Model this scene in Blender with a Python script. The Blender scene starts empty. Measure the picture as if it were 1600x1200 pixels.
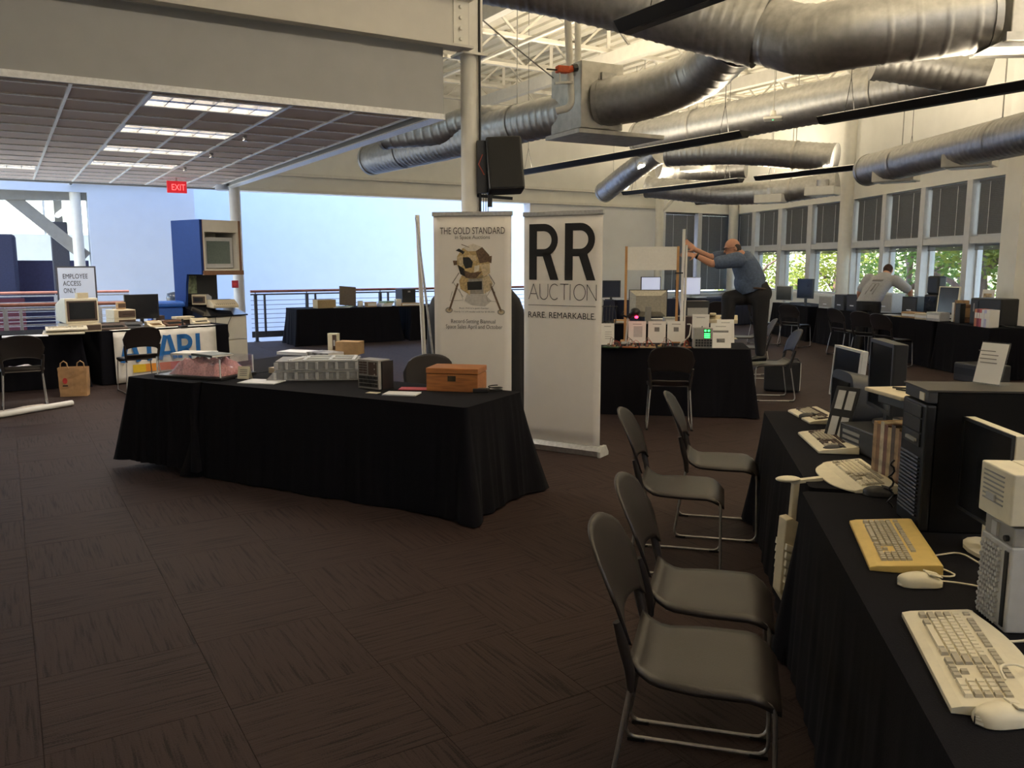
import bpy, bmesh, math, random
from mathutils import Vector, Matrix, noise
R = math.radians
random.seed(7)
scene = bpy.context.scene
col = scene.collection
# ---------------------------------------------------------------- camera
CAMH = 1.65
FPX = 1300.0                      # focal length in pixels of the 1600 px frame
TH = math.atan(189.0 / FPX)       # pitch: horizon lies 189 px above the centre
cam_d = bpy.data.cameras.new('camera')
cam_d.sensor_width = 36.0
cam_d.lens = 36.0 * FPX / 1600.0
cam_d.clip_end = 300
cam = bpy.data.objects.new('camera', cam_d)
col.objects.link(cam)
cam.location = (0, 0, CAMH)
cam.rotation_euler = (math.pi / 2 - TH, 0, 0)
scene.camera = cam
# ---------------------------------------------------------------- world, exposure
w = bpy.data.worlds.new('sky')
scene.world = w
w.use_nodes = True
nt = w.node_tree
bg = nt.nodes['Background']
sky = nt.nodes.new('ShaderNodeTexSky')
sky.sky_type = 'NISHITA'
sky.sun_disc = False
sky.sun_elevation = R(62)
sky.sun_rotation = R(238)
sky.air_density = 1.0
sky.dust_density = 0.8
nt.links.new(sky.outputs[0], bg.inputs[0])
bg.inputs[1].default_value = 0.95
sun_d = bpy.data.lights.new('sun', 'SUN')
sun_d.energy = 13.0
sun_d.angle = R(1.0)
sun_d.color = (1.0, .94, .82)
sun = bpy.data.objects.new('sun', sun_d)
col.objects.link(sun)
sun.rotation_euler = Vector((.854 * .47, .52 * .47, -.88)).to_track_quat('-Z', 'Y').to_euler()
scene.view_settings.view_transform = 'Standard'
scene.view_settings.look = 'None'
scene.view_settings.gamma = 1.0
scene.view_settings.use_curve_mapping = False
scene.view_settings.exposure = 0.20
scene.cycles.use_denoising = True
scene.cycles.max_bounces = 8
scene.cycles.diffuse_bounces = 5
scene.cycles.transparent_max_bounces = 24
scene.cycles.sample_clamp_indirect = 6.0
LAMP_W = 135.0                     # warm uplights on the hanging fixtures, watts per 3.5 m
LAMP_C = (1.0, 0.84, 0.60)

# ---------------------------------------------------------------- geometry helpers
CT, ST = math.cos(TH), math.sin(TH)
def ray(px, py):
    v = (600.0 - py) / FPX
    return Vector(((px - 800.0) / FPX, CT + v * ST, -ST + v * CT))
def G(px, py, z=0.0):             # point on the horizontal plane z
    d = ray(px, py); t = (z - CAMH) / d.z
    return Vector((d.x * t, d.y * t, z))
def D(px, py, Y):                 # point at distance Y in front
    d = ray(px, py); t = Y / d.y
    return Vector((d.x * t, Y, CAMH + d.z * t))
BA = R(31.3)                      # the building grid is turned by this much
cb, sb = math.cos(BA), math.sin(BA)
def U(b, a, z=0.0):               # building grid to world
    return Vector((b * cb - a * sb, b * sb + a * cb, z))
def A(px, py, a):                 # point on the vertical building plane a
    d = ray(px, py); t = a / (-sb * d.x + cb * d.y)
    return Vector((d.x * t, d.y * t, CAMH + d.z * t))
def bcoord(p): return (p.x * cb + p.y * sb, -p.x * sb + p.y * cb)

class MB:
    def __init__(s): s.v = []; s.f = []; s.m = []; s.sm = []
    def add(s, vs, fs, mi=0, sm=False):
        o = len(s.v); s.v += [tuple(v) for v in vs]
        for f in fs:
            s.f.append([i + o for i in f]); s.m.append(mi); s.sm.append(sm)
        return s
    def box(s, x0, x1, y0, y1, z0, z1, mi=0, M=None):
        vs = [Vector((x, y, z)) for z in (z0, z1) for y in (y0, y1) for x in (x0, x1)]
        if M is not None: vs = [M @ v for v in vs]
        return s.add(vs, [(0, 2, 3, 1), (4, 5, 7, 6), (0, 1, 5, 4), (2, 6, 7, 3), (0, 4, 6, 2), (1, 3, 7, 5)], mi)
    def cbox(s, c, d, rz=0, rx=0, ry=0, mi=0):
        M = Matrix.Translation(c) @ Matrix.Rotation(rz, 4, 'Z') @ Matrix.Rotation(ry, 4, 'Y') @ Matrix.Rotation(rx, 4, 'X')
        return s.box(-d[0] / 2, d[0] / 2, -d[1] / 2, d[1] / 2, -d[2] / 2, d[2] / 2, mi, M)
    def bar(s, p0, p1, w, h, mi=0):   # rectangular bar between two points
        p0 = Vector(p0); p1 = Vector(p1); z = (p1 - p0); L = z.length; z.normalize()
        up = Vector((0, 0, 1)) if abs(z.z) < .95 else Vector((0, 1, 0))
        x = up.cross(z).normalized(); y = z.cross(x)
        vs = []
        for p in (p0, p1):
            for a, b in ((-1, -1), (1, -1), (1, 1), (-1, 1)): vs.append(p + x * a * w / 2 + y * b * h / 2)
        return s.add(vs, [(3, 2, 1, 0), (4, 5, 6, 7), (0, 1, 5, 4), (1, 2, 6, 5), (2, 3, 7, 6), (3, 0, 4, 7)], mi)
    def tube(s, pts, r, n=8, mi=0, caps=True, closed=False):
        pts = [Vector(p) for p in pts]; N = len(pts)
        rs = r if isinstance(r, (list, tuple)) else [r] * N
        prev = None; vs = []; fs = []
        for i, p in enumerate(pts):
            t = (pts[min(i + 1, N - 1)] - pts[max(i - 1, 0)])
            t = t.normalized() if t.length > 1e-9 else Vector((0, 0, 1))
            if prev is None:
                up = Vector((0, 0, 1)) if abs(t.z) < .9 else Vector((1, 0, 0))
                x = up.cross(t).normalized()
            else:
                x = (prev - t * prev.dot(t)).normalized()
            prev = x; y = t.cross(x)
            for k in range(n):
                a = 2 * math.pi * k / n
                vs.append(p + (x * math.cos(a) + y * math.sin(a)) * rs[i])
        for i in range(N - 1):
            for k in range(n):
                k2 = (k + 1) % n
                fs.append((i * n + k, i * n + k2, (i + 1) * n + k2, (i + 1) * n + k))
        s.add(vs, fs, mi, True)
        if caps:
            s.add(vs[:n], [tuple(range(n - 1, -1, -1))], mi); s.add(vs[-n:], [tuple(range(n))], mi)
        return s
    def cyl(s, p0, p1, r0, r1=None, n=14, mi=0): return s.tube([p0, p1], [r0, r0 if r1 is None else r1], n, mi)
    def prism(s, poly, d0, d1, pl='xy', mi=0):
        n = len(poly)
        def P(u, v, d): return {'xy': (u, v, d), 'xz': (u, d, v), 'yz': (d, u, v)}[pl]
        vs = [P(u, v, d0) for u, v in poly] + [P(u, v, d1) for u, v in poly]
        fs = [tuple(range(n - 1, -1, -1)), tuple(range(n, 2 * n))] + [(i, (i + 1) % n, n + (i + 1) % n, n + i) for i in range(n)]
        if pl == 'xz': fs = [tuple(reversed(f)) for f in fs]
        return s.add(vs, fs, mi)
    def poly(s, pts, mi=0): return s.add(pts, [tuple(range(len(pts)))], mi)
    def ribbon(s, pts, w, y=0.0, mi=0):       # flat stroke in the local xz plane
        n = len(pts); vs = []
        for i in range(n):
            a = Vector(pts[max(i - 1, 0)]); b = Vector(pts[min(i + 1, n - 1)]); t = (b - a)
            t = t.normalized() if t.length else Vector((1, 0)); nn = Vector((-t.y, t.x)) * w / 2; p = Vector(pts[i])
            vs += [(p.x + nn.x, y, p.y + nn.y), (p.x - nn.x, y, p.y - nn.y)]
        return s.add(vs, [(2 * i, 2 * i + 2, 2 * i + 3, 2 * i + 1) for i in range(n - 1)], mi)
    def sheet(s, g, off, mi=0, sm=True):       # closed slab from a grid of points; off = offset vector or function
        m, n = len(g), len(g[0]); vs = [Vector(p) for r in g for p in r]
        vb = [p + (off(p) if callable(off) else Vector(off)) for p in vs]; K = m * n
        fs = []
        for i in range(m - 1):
            for j in range(n - 1):
                q = (i * n + j, i * n + j + 1, (i + 1) * n + j + 1, (i + 1) * n + j)
                fs.append(q); fs.append(tuple(K + k for k in reversed(q)))
        ring = [j for j in range(n)] + [i * n + n - 1 for i in range(1, m)] + [(m - 1) * n + j for j in range(n - 2, -1, -1)] + [i * n for i in range(m - 2, 0, -1)]
        for i in range(len(ring)):
            a, b = ring[i], ring[(i + 1) % len(ring)]; fs.append((b, a, K + a, K + b))
        return s.add(vs + vb, fs, mi, sm)
    def ell(s, c, r, nu=14, nv=9, mi=0, M=None):
        c = Vector(c); vs = []; fs = []
        for j in range(nv + 1):
            ph = math.pi * j / nv
            for i in range(nu):
                th = 2 * math.pi * i / nu
                p = Vector((r[0] * math.sin(ph) * math.cos(th), r[1] * math.sin(ph) * math.sin(th), r[2] * math.cos(ph)))
                vs.append(c + (M @ p if M is not None else p))
        for j in range(nv):
            for i in range(nu):
                fs.append((j * nu + i, (j + 1) * nu + i, (j + 1) * nu + (i + 1) % nu, j * nu + (i + 1) % nu))
        return s.add(vs, fs, mi, True)
    def lathe(s, prof, c=(0, 0, 0), n=20, mi=0):
        vs = []; fs = []
        for r, z in prof:
            for k in range(n):
                a = 2 * math.pi * k / n; vs.append((c[0] + r * math.cos(a), c[1] + r * math.sin(a), c[2] + z))
        for i in range(len(prof) - 1):
            for k in range(n): fs.append((i * n + k, i * n + (k + 1) % n, (i + 1) * n + (k + 1) % n, (i + 1) * n + k))
        return s.add(vs, fs, mi, True)
    def mesh(s, name):
        me = bpy.data.meshes.new(name); me.from_pydata(s.v, [], s.f)
        me.polygons.foreach_set('material_index', s.m); me.polygons.foreach_set('use_smooth', s.sm); me.update()
        return me
    def build(s, name, mats, parent=None, bev=0, loc=None, rz=None):
        me = s.mesh(name)
        for m in (mats if isinstance(mats, (list, tuple)) else [mats]): me.materials.append(m)
        o = bpy.data.objects.new(name, me); col.objects.link(o)
        if parent is not None: o.parent = parent
        if loc is not None: o.location = loc
        if rz is not None: o.rotation_euler = (0, 0, rz)
        if bev:
            b = o.modifiers.new('bevel', 'BEVEL'); b.width = bev; b.segments = 2; b.limit_method = 'ANGLE'; b.angle_limit = R(35)
        return o

def tag(o, label=None, cat=None, group=None, kind=None):
    if label: o['label'] = label
    if cat: o['category'] = cat
    if group: o['group'] = group
    if kind: o['kind'] = kind
    return o
def thing(name, label, cat, loc=(0, 0, 0), rz=0, group=None, kind=None):
    o = bpy.data.objects.new(name, None); col.objects.link(o); o.empty_display_size = .1
    o.location = loc; o.rotation_euler = (0, 0, rz)
    return tag(o, label, cat, group, kind)
def single(name, mb, mats, label, cat, loc=(0, 0, 0), rz=0, group=None, bev=0, kind=None):
    return tag(mb.build(name, mats, None, bev, loc, rz), label, cat, group, kind)
def struct(name, mb, mats, parent=None, bev=0, loc=None, rz=None):
    o = mb.build(name, mats, parent, bev, loc, rz)
    if parent is None: o['kind'] = 'structure'
    return o
def copy_tree(o, loc=None, rz=None, label=None, group=None, parent=None):
    c = o.copy(); col.objects.link(c); c.parent = parent
    if loc is not None: c.location = loc
    if rz is not None: c.rotation_euler = (0, 0, rz)
    if label: c['label'] = label
    if group: c['group'] = group
    for ch in list(o.children): copy_tree(ch, parent=c)
    return c
def text(body, parent, mat, x, z, width=None, size=.1, y=-.001, name='lettering', align='CENTER', bold=0.0, flat=False, rot=None):
    cu = bpy.data.curves.new('t', 'FONT'); cu.body = body; cu.size = size; cu.align_x = align; cu.offset = bold; cu.resolution_u = 4
    cu.space_line = .95
    tmp = bpy.data.objects.new('t', cu); col.objects.link(tmp)
    dg = bpy.context.evaluated_depsgraph_get(); dg.update()
    me = bpy.data.meshes.new_from_object(tmp.evaluated_get(dg)); bpy.data.objects.remove(tmp); me.name = name
    xs = [v.co.x for v in me.vertices]
    k = width / (max(xs) - min(xs)) if width else 1.0
    for v in me.vertices: v.co.x *= k
    me.materials.clear(); me.materials.append(mat)
    o = bpy.data.objects.new(name, me); col.objects.link(o); o.parent = parent
    o.location = (x, y, z); o.rotation_euler = rot if rot else ((0, 0, 0) if flat else (math.pi / 2, 0, 0))
    return o

# ---------------------------------------------------------------- materials
MATS = {}
def mat(name, c, rough=.6, metal=0.0, ns=40, var=.12, bump=0.0, emit=0.0, sheen=0.0, spec=.5, stretch=None, coat=0.0, trans=0.0):
    if name in MATS: return MATS[name]
    m = bpy.data.materials.new(name); m.use_nodes = True; t = m.node_tree; p = t.nodes['Principled BSDF']
    tc = t.nodes.new('ShaderNodeTexCoord'); mp = t.nodes.new('ShaderNodeMapping'); t.links.new(tc.outputs['Object'], mp.inputs[0])
    if stretch: mp.inputs['Scale'].default_value = stretch
    n = t.nodes.new('ShaderNodeTexNoise'); n.inputs['Scale'].default_value = ns; n.inputs['Detail'].default_value = 3
    t.links.new(mp.outputs[0], n.inputs['Vector'])
    r = t.nodes.new('ShaderNodeValToRGB'); e = r.color_ramp.elements
    e[0].position = .3; e[1].position = .7
    e[0].color = tuple(x * (1 - var) for x in c) + (1,); e[1].color = tuple(min(1, x * (1 + var)) for x in c) + (1,)
    t.links.new(n.outputs[0], r.inputs[0]); t.links.new(r.outputs[0], p.inputs['Base Color'])
    p.inputs['Roughness'].default_value = rough; p.inputs['Metallic'].default_value = metal
    p.inputs['Specular IOR Level'].default_value = spec
    if sheen: p.inputs['Sheen Weight'].default_value = sheen
    if coat: p.inputs['Coat Weight'].default_value = coat
    if trans: p.inputs['Transmission Weight'].default_value = trans
    if bump:
        b = t.nodes.new('ShaderNodeBump'); b.inputs['Strength'].default_value = bump; b.inputs['Distance'].default_value = .01
        t.links.new(n.outputs[0], b.inputs['Height']); t.links.new(b.outputs[0], p.inputs['Normal'])
    if emit:
        t.links.new(r.outputs[0], p.inputs['Emission Color']); p.inputs['Emission Strength'].default_value = emit
    MATS[name] = m
    return m
def glass_mat(name, tint=(1, 1, 1), gloss=.07, rough=.02):
    m = bpy.data.materials.new(name); m.use_nodes = True; t = m.node_tree; t.nodes.remove(t.nodes['Principled BSDF'])
    a = t.nodes.new('ShaderNodeBsdfTransparent'); a.inputs[0].default_value = tint + (1,)
    g = t.nodes.new('ShaderNodeBsdfGlossy'); g.inputs['Roughness'].default_value = rough
    x = t.nodes.new('ShaderNodeMixShader'); x.inputs[0].default_value = gloss
    t.links.new(a.outputs[0], x.inputs[1]); t.links.new(g.outputs[0], x.inputs[2])
    t.links.new(x.outputs[0], t.nodes['Material Output'].inputs[0]); MATS[name] = m
    return m
def leaf_mat(name, c):
    m = bpy.data.materials.new(name); m.use_nodes = True; t = m.node_tree; p = t.nodes['Principled BSDF']
    tc = t.nodes.new('ShaderNodeTexCoord'); n = t.nodes.new('ShaderNodeTexNoise'); n.inputs['Scale'].default_value = 2.2; n.inputs['Detail'].default_value = 4
    t.links.new(tc.outputs['Object'], n.inputs['Vector'])
    r = t.nodes.new('ShaderNodeValToRGB'); e = r.color_ramp.elements; e[0].position = .3; e[1].position = .72
    e[0].color = (c[0] * .45, c[1] * .5, c[2] * .5, 1); e[1].color = (c[0] * 1.5, c[1] * 1.3, c[2], 1)
    t.links.new(n.outputs[0], r.inputs[0]); t.links.new(r.outputs[0], p.inputs['Base Color']); p.inputs['Roughness'].default_value = .5
    tr = t.nodes.new('ShaderNodeBsdfTranslucent'); t.links.new(r.outputs[0], tr.inputs[0])
    x = t.nodes.new('ShaderNodeMixShader'); x.inputs[0].default_value = .5
    t.links.new(p.outputs[0], x.inputs[1]); t.links.new(tr.outputs[0], x.inputs[2]); t.links.new(x.outputs[0], t.nodes['Material Output'].inputs[0])
    return m
def carpet_mat(name):                     # loop pile with streaks along local y
    m = bpy.data.materials.new(name); m.use_nodes = True; t = m.node_tree; p = t.nodes['Principled BSDF']
    tc = t.nodes.new('ShaderNodeTexCoord'); mp = t.nodes.new('ShaderNodeMapping'); mp.inputs['Scale'].default_value = (58, 2.6, 1)
    oi = t.nodes.new('ShaderNodeObjectInfo'); ad = t.nodes.new('ShaderNodeVectorMath'); ad.operation = 'ADD'
    mu = t.nodes.new('ShaderNodeVectorMath'); mu.operation = 'SCALE'; mu.inputs[3].default_value = .37
    t.links.new(oi.outputs['Location'], mu.inputs[0]); t.links.new(tc.outputs['Object'], ad.inputs[0]); t.links.new(mu.outputs[0], ad.inputs[1])
    t.links.new(ad.outputs[0], mp.inputs[0])
    n = t.nodes.new('ShaderNodeTexNoise'); n.inputs['Scale'].default_value = 1.0; n.inputs['Detail'].default_value = 3; n.inputs['Roughness'].default_value = .6
    t.links.new(mp.outputs[0], n.inputs['Vector'])
    n2 = t.nodes.new('ShaderNodeTexNoise'); n2.inputs['Scale'].default_value = 160; t.links.new(ad.outputs[0], n2.inputs['Vector'])
    mx = t.nodes.new('ShaderNodeMath'); mx.operation = 'MULTIPLY_ADD'; mx.inputs[1].default_value = .35; t.links.new(n2.outputs[0], mx.inputs[0]); t.links.new(n.outputs[0], mx.inputs[2])
    r = t.nodes.new('ShaderNodeValToRGB'); e = r.color_ramp.elements; e[0].position = .5; e[1].position = .66
    e[0].color = (.0125, .0072, .0066, 1); e[1].color = (.040, .0250, .0225, 1)
    t.links.new(mx.outputs[0], r.inputs[0]); t.links.new(r.outputs[0], p.inputs['Base Color'])
    p.inputs['Roughness'].default_value = .70; p.inputs['Specular IOR Level'].default_value = .13
    p.inputs['Sheen Weight'].default_value = .035; p.inputs['Sheen Roughness'].default_value = .45; p.inputs['Sheen Tint'].default_value = (.75, .60, .52, 1)
    b = t.nodes.new('ShaderNodeBump'); b.inputs['Strength'].default_value = .5; b.inputs['Distance'].default_value = .006
    t.links.new(mx.outputs[0], b.inputs['Height']); t.links.new(b.outputs[0], p.inputs['Normal'])
    return m

cream = mat('cream_paint', (.82, .81, .76), .8, ns=3, var=.03)
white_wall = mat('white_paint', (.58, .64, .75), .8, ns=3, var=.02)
grey_paint = mat('grey_paint', (.55, .54, .50), .7, ns=4, var=.05)
fascia_m = mat('fascia_paint', (.62, .60, .56), .8, ns=5, var=.03)
soffit_m = mat('soffit_paint', (.40, .405, .41), .8, ns=5, var=.03)
roof_m = mat('roof_deck_paint', (.80, .77, .68), .7, ns=6, var=.04)
steel_white = mat('painted_steel', (.74, .72, .66), .5, ns=9, var=.04)
frame_m = mat('window_frame_paint', (.60, .61, .63), .5, ns=9, var=.04)
tile_m = mat('ceiling_tile_felt', (.62, .52, .48), .95, ns=180, var=.18, bump=.3)
tbar_m = mat('white_enamel', (.92, .92, .91), .35)
blind_m = mat('blind_slat_grey', (.17, .17, .17), .55, ns=30, var=.08)
pane_m = glass_mat('window_glass', (.97, .98, .98), .06)
duct_m = mat('galvanised_steel', (.46, .46, .455), .46, .92, ns=14, var=.12, bump=.03)
duct_dull = mat('dull_galvanised_steel', (.50, .49, .46), .48, .8, ns=9, var=.15)
black_m = mat('black_plastic', (.012, .012, .013), .42, ns=60)
black_gloss = mat('glossy_black', (.010, .010, .012), .12, ns=60)
dark_m = mat('charcoal_plastic', (.035, .035, .038), .5, ns=60)
chair_m = mat('chair_plastic', (.022, .017, .0155), .40, ns=220, var=.2, bump=.08)
chrome = mat('satin_chrome', (.42, .40, .38), .35, .9, ns=50)
alu = mat('aluminium', (.62, .62, .63), .35, .9, ns=40)
cloth_m = mat('black_tablecloth', (.0075, .0072, .0098), .92, ns=260, var=.25, bump=.2, sheen=.02, spec=.06)
beige = mat('beige_plastic', (.62, .53, .36), .5, ns=30, var=.05)
yellowed = mat('yellowed_plastic', (.66, .48, .16), .5, ns=30, var=.06)
ivory = mat('ivory_plastic', (.74, .68, .52), .45, ns=30, var=.05)
keyg = mat('grey_key_plastic', (.42, .38, .29), .5, ns=30, var=.06)
greyp = mat('grey_plastic', (.30, .29, .27), .5, ns=30, var=.06)
lightgrey = mat('light_grey_plastic', (.50, .50, .49), .5, ns=30, var=.06)
paper = mat('white_paper', (.82, .80, .76), .8, ns=20, var=.02)
paper_b = mat('cool_paper', (.78, .80, .84), .7, ns=20, var=.02)
ink = mat('black_ink', (.012, .011, .012), .7)
inkg = mat('grey_ink', (.22, .21, .20), .8)
kraft = mat('kraft_cardboard', (.44, .28, .14), .85, ns=25, var=.1)
wood = mat('orange_wood', (.36, .13, .035), .42, ns=7, var=.3, stretch=(1, 9, 9))
stick = mat('pine_stick', (.50, .27, .11), .6, ns=8, var=.2, stretch=(8, 8, 1))
screen_m = mat('dark_screen', (.016, .017, .020), .14, ns=10)
screen_lit = mat('pale_lit_screen', (.55, .58, .75), .3, ns=3, var=.03, emit=.55)
navy = mat('navy_panel', (.035, .032, .085), .8, ns=20, var=.1)
blue_m = mat('blue_laminate', (.012, .036, .15), .8, ns=20, var=.05, spec=.15)
red_m = mat('red_plastic', (.55, .03, .03), .45)
brownp = mat('brown_plastic', (.075, .045, .032), .5)

# ---------------------------------------------------------------- the setting
ROOF = 5.9
def wall_quad(mb, p0, p1, z0, z1, th=.16, side=1, mi=0):   # upright slab from p0 to p1, thickness to the left (side=1)
    d = Vector((p1[0] - p0[0], p1[1] - p0[1], 0)); L = d.length; d.normalize(); n = Vector((-d.y, d.x, 0)) * side * th
    q = [Vector((p0[0], p0[1], 0)), Vector((p1[0], p1[1], 0)), Vector((p1[0], p1[1], 0)) + n, Vector((p0[0], p0[1], 0)) + n]
    vs = [(p.x, p.y, z0) for p in q] + [(p.x, p.y, z1) for p in q]
    fs = [(3, 2, 1, 0), (4, 5, 6, 7), (0, 1, 5, 4), (1, 2, 6, 5), (2, 3, 7, 6), (3, 0, 4, 7)]
    if side < 0: fs = [tuple(reversed(f)) for f in fs]
    return mb.add(vs, fs, mi)
WR0 = Vector((7.9, 13.0, 0)); WR1 = Vector((7.58, 18.95, 0)); WL1 = Vector((6.45, 24.9, 0))
AF = 17.8                                       # the far wall and the gallery edge lie on this building line
FC = U(18.35, AF)                               # far corner
# floor: slab with the gallery edge; carpet tiles lie on it
carpet = carpet_mat('carpet_pile')
fl = MB()
poly = [(8.3, -3), U(-4, -5)[:2], U(-4, 13.95)[:2], U(2.0, 13.95)[:2], U(2.0, AF + .15)[:2], U(18.6, AF + .15)[:2], (7.8, 19.0), (8.2, 13.0)]
poly = [(p[0], p[1]) for p in poly]
fl.prism(list(reversed(poly)), -.35, -.012)
struct('floor', fl, carpet)
floor_o = bpy.data.objects['floor']
TS = .61
tile_mb = MB(); tile_mb.box(-TS / 2 + .001, TS / 2 - .001, -TS / 2 + .001, TS / 2 - .001, -.0115, 0)
tile_me = tile_mb.mesh('carpet_tile'); tile_me.materials.append(carpet)
cand = []
for i in range(-8, 33):
    for j in range(-2, 30):
        b, a = (i + .5) * TS, (j + .5) * TS
        if b < 2.0 - TS / 2 and a > 13.9 - TS / 2: continue
        if a > AF - .2 or b > 18: continue
        p = U(b, a)
        if p.x > 7.9 - .35 or p.y < .6: continue
        dpt = p.y * CT + CAMH * ST
        sx = 800 + FPX * p.x / dpt; sy = 600 - FPX * (-CAMH * CT + p.y * ST) / dpt
        if -420 < sx < 1900 and sy < 1800: cand.append((p.length, i, j, p))
cand.sort(key=lambda c: c[0])
far = MB()
for k, (dd, i, j, p) in enumerate(cand):
    if k < 300:
        o = bpy.data.objects.new('carpet_tile', tile_me); col.objects.link(o); o.parent = floor_o
        o.location = p; o.rotation_euler = (0, 0, BA + (math.pi / 2 if (i + j) % 2 else 0))
    else:
        c, s_ = Matrix.Rotation(BA, 4, 'Z'), TS / 2 - .001
        far.box(-s_, s_, -s_, s_, -.0115, 0, 0, Matrix.Translation(p) @ c)
fo = far.build('carpet_tile_field', carpet, floor_o); fo['kind'] = 'stuff'
# roof deck with ribs along the building grid, joists below it
rf = MB()
for k in range(-22, 70):
    b0 = k * .3
    for (o0, o1, dz) in ((0, .16, 0), (.16, .3, .05)):
        q = [U(b0 + o0, -5), U(b0 + o1, -5), U(b0 + o1, AF), U(b0 + o0, AF)]
        q = [(p.x, p.y, ROOF + dz) for p in q] + [(p.x, p.y, ROOF + .12) for p in q]
        rf.add(q, [(3, 2, 1, 0), (4, 5, 6, 7), (0, 1, 5, 4), (1, 2, 6, 5), (2, 3, 7, 6), (3, 0, 4, 7)])
struct('ceiling', rf, roof_m)
def joist(a, b0, b1, z1=ROOF - .02, dep=.55):
    m = MB(); p = lambda b, z: U(b, a, z)
    m.bar(p(b0, z1), p(b1, z1), .09, .07); m.bar(p(b0, z1 - dep), p(b1, z1 - dep), .09, .06)
    n = int((b1 - b0) / .62); st = (b1 - b0) / n
    for i in range(n):
        x0 = b0 + i * st
        m.bar(p(x0, z1 - dep if i % 2 else z1), p(x0 + st, z1 if i % 2 else z1 - dep), .035, .035)
    struct('roof_joist', m, steel_white)
for a in (8.6, 10.4, 12.2, 14.0, 15.8, 17.3): joist(a, 4.4, 17.6)
m = MB()
for b in (6.2, 9.4, 12.8, 16.0):
    m.bar(U(b, 6, ROOF - .72), U(b, 17.6, ROOF - .72), .14, .22)
    for a in (8.6, 10.4, 12.2, 14.0, 15.8, 17.3): m.bar(U(b, a, ROOF - .62), U(b, a, ROOF - .02), .06, .06)
struct('roof_girder', m, steel_white)
m = MB()
for b, a0, a1, z in ((5.3, 9, 17.4, 5.2), (7.2, 9, 17.4, 5.05), (10.6, 9, 17.4, 5.1)):
    m.tube([U(b, a0, z), U(b, a1, z)], .035, 8)
struct('trim_sprinkler_pipe', m, steel_white)
# far wall above the gallery opening and solid to its right
m = MB(); HZ = 3.12
wall_quad(m, U(3.9, AF), U(11.35, AF), HZ, ROOF + .1, .3)
wall_quad(m, U(11.35, AF), U(15.7, AF), HZ, ROOF + .1, .3)
wall_quad(m, U(15.7, AF), U(18.6, AF), 3.05, ROOF + .1, .3); wall_quad(m, U(15.7, AF), U(18.6, AF), 0, .8, .3)
wall_quad(m, U(-4, AF), U(3.9, AF), 3.75, ROOF + .1, .3)
struct('wall_far', m, cream)
m = MB(); wall_quad(m, U(11.35, AF), U(15.7, AF), 0, HZ, .3); struct('wall_far_panel', m, mat('panel_white', (.84, .85, .88), .7, ns=3, var=.02))
m = MB()
wall_quad(m, U(3.9, AF - .02), U(15.7, AF - .02), HZ, HZ + .06, .05, -1); wall_quad(m, U(3.9, AF - .01), U(15.7, AF - .01), HZ + .34, HZ + .40, .07, -1)
struct('trim_1', m, steel_white)
# window wall builder ------------------------------------------------------
SILL, TRL, TRH, WTOP = .93, 1.98, 2.10, 3.05
NW = [0]
def window_wall(p0, p1, n, name, post=.16, mid=True, sill=SILL, gap0=.1, gap1=.1):
    d = (p1 - p0); L = d.length; rz = math.atan2(d.y, d.x)
    m = MB()
    m.box(0, L, -.22, 0, 0, sill); m.box(0, L, -.22, 0, WTOP, ROOF + .1)
    m.box(0, L, -.02, .05, sill - .05, sill)
    wl = struct(name, m, cream, loc=p0, rz=rz)
    wn = (L - gap0 - gap1 - post * (n - 1)) / n
    pm = MB(); pm.box(0, gap0, -.22, .0, sill, WTOP); pm.box(L - gap1, L, -.22, .0, sill, WTOP)
    for i in range(1, n):
        x = gap0 + i * wn + (i - 1) * post; pm.box(x, x + post, -.25, .02, sill, WTOP)
    if mid: pm.box(0, L, -.2, -.0, TRL, TRH)
    struct('trim_posts', pm, frame_m, loc=p0, rz=rz)
    for i in range(n):
        NW[0] += 1
        x0 = gap0 + i * (wn + post); x1 = x0 + wn
        t = thing('window_%d' % NW[0], None, None, p0, rz, kind='structure')
        f = MB()
        spans = ((sill, TRL), (TRH, WTOP)) if mid else ((sill, WTOP),)
        for (z0, z1) in spans:
            for (a, b, c, e) in ((x0, x1, z0, z0 + .045), (x0, x1, z1 - .045, z1), (x0, x0 + .04, z0, z1), (x1 - .04, x1, z0, z1)):
                f.box(a, b, -.19, -.13, c, e)
        f.build('window_frame', frame_m, t)
        for (z0, z1) in spans:
            g = MB(); g.box(x0 + .04, x1 - .04, -.165, -.159, z0 + .045, z1 - .045); g.build('pane', pane_m, t)
        bz0, bz1 = (TRH + .05, WTOP - .06) if mid else (sill + .1, WTOP - .06)
        bl = MB(); k = 0; z = bz0
        while z < bz1:
            bl.cbox(((x0 + x1) / 2, -.09, z), (wn - .12, .004, .036), rx=R(-28)); z += .030
        bl.box(x0 + .05, x1 - .05, -.11, -.07, bz1, bz1 + .04)
        o = bl.build('blind_slats', blind_m, t); o['kind'] = 'stuff'
        c = MB()
        for q in (.3, .72): c.cyl((x0 + wn * q, -.06, bz0 - .02), (x0 + wn * q, -.06, bz1), .004, n=5)
        c.build('blind_cord', tbar_m, t)
        if mid:
            c = MB()
            for k in range(5): c.box(x0 + .05, x1 - .05, -.11, -.07, TRL - .03 - k * .02, TRL - .015 - k * .02)
            c.build('raised_blind', blind_m, t)
    return wl
window_wall(WR0, WR1, 4, 'wall_right', gap0=.12, gap1=.12)
window_wall(WR1 + Vector((-.04, .2, 0)), WL1, 4, 'wall_right_far', gap0=.14, gap1=.1, post=.2)
window_wall(Vector((FC.x + .1, FC.y + .05, 0)), U(15.7, AF), 2, 'wall_far_glazing', mid=False, sill=.8, gap0=.12, gap1=.1, post=.14)
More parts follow.
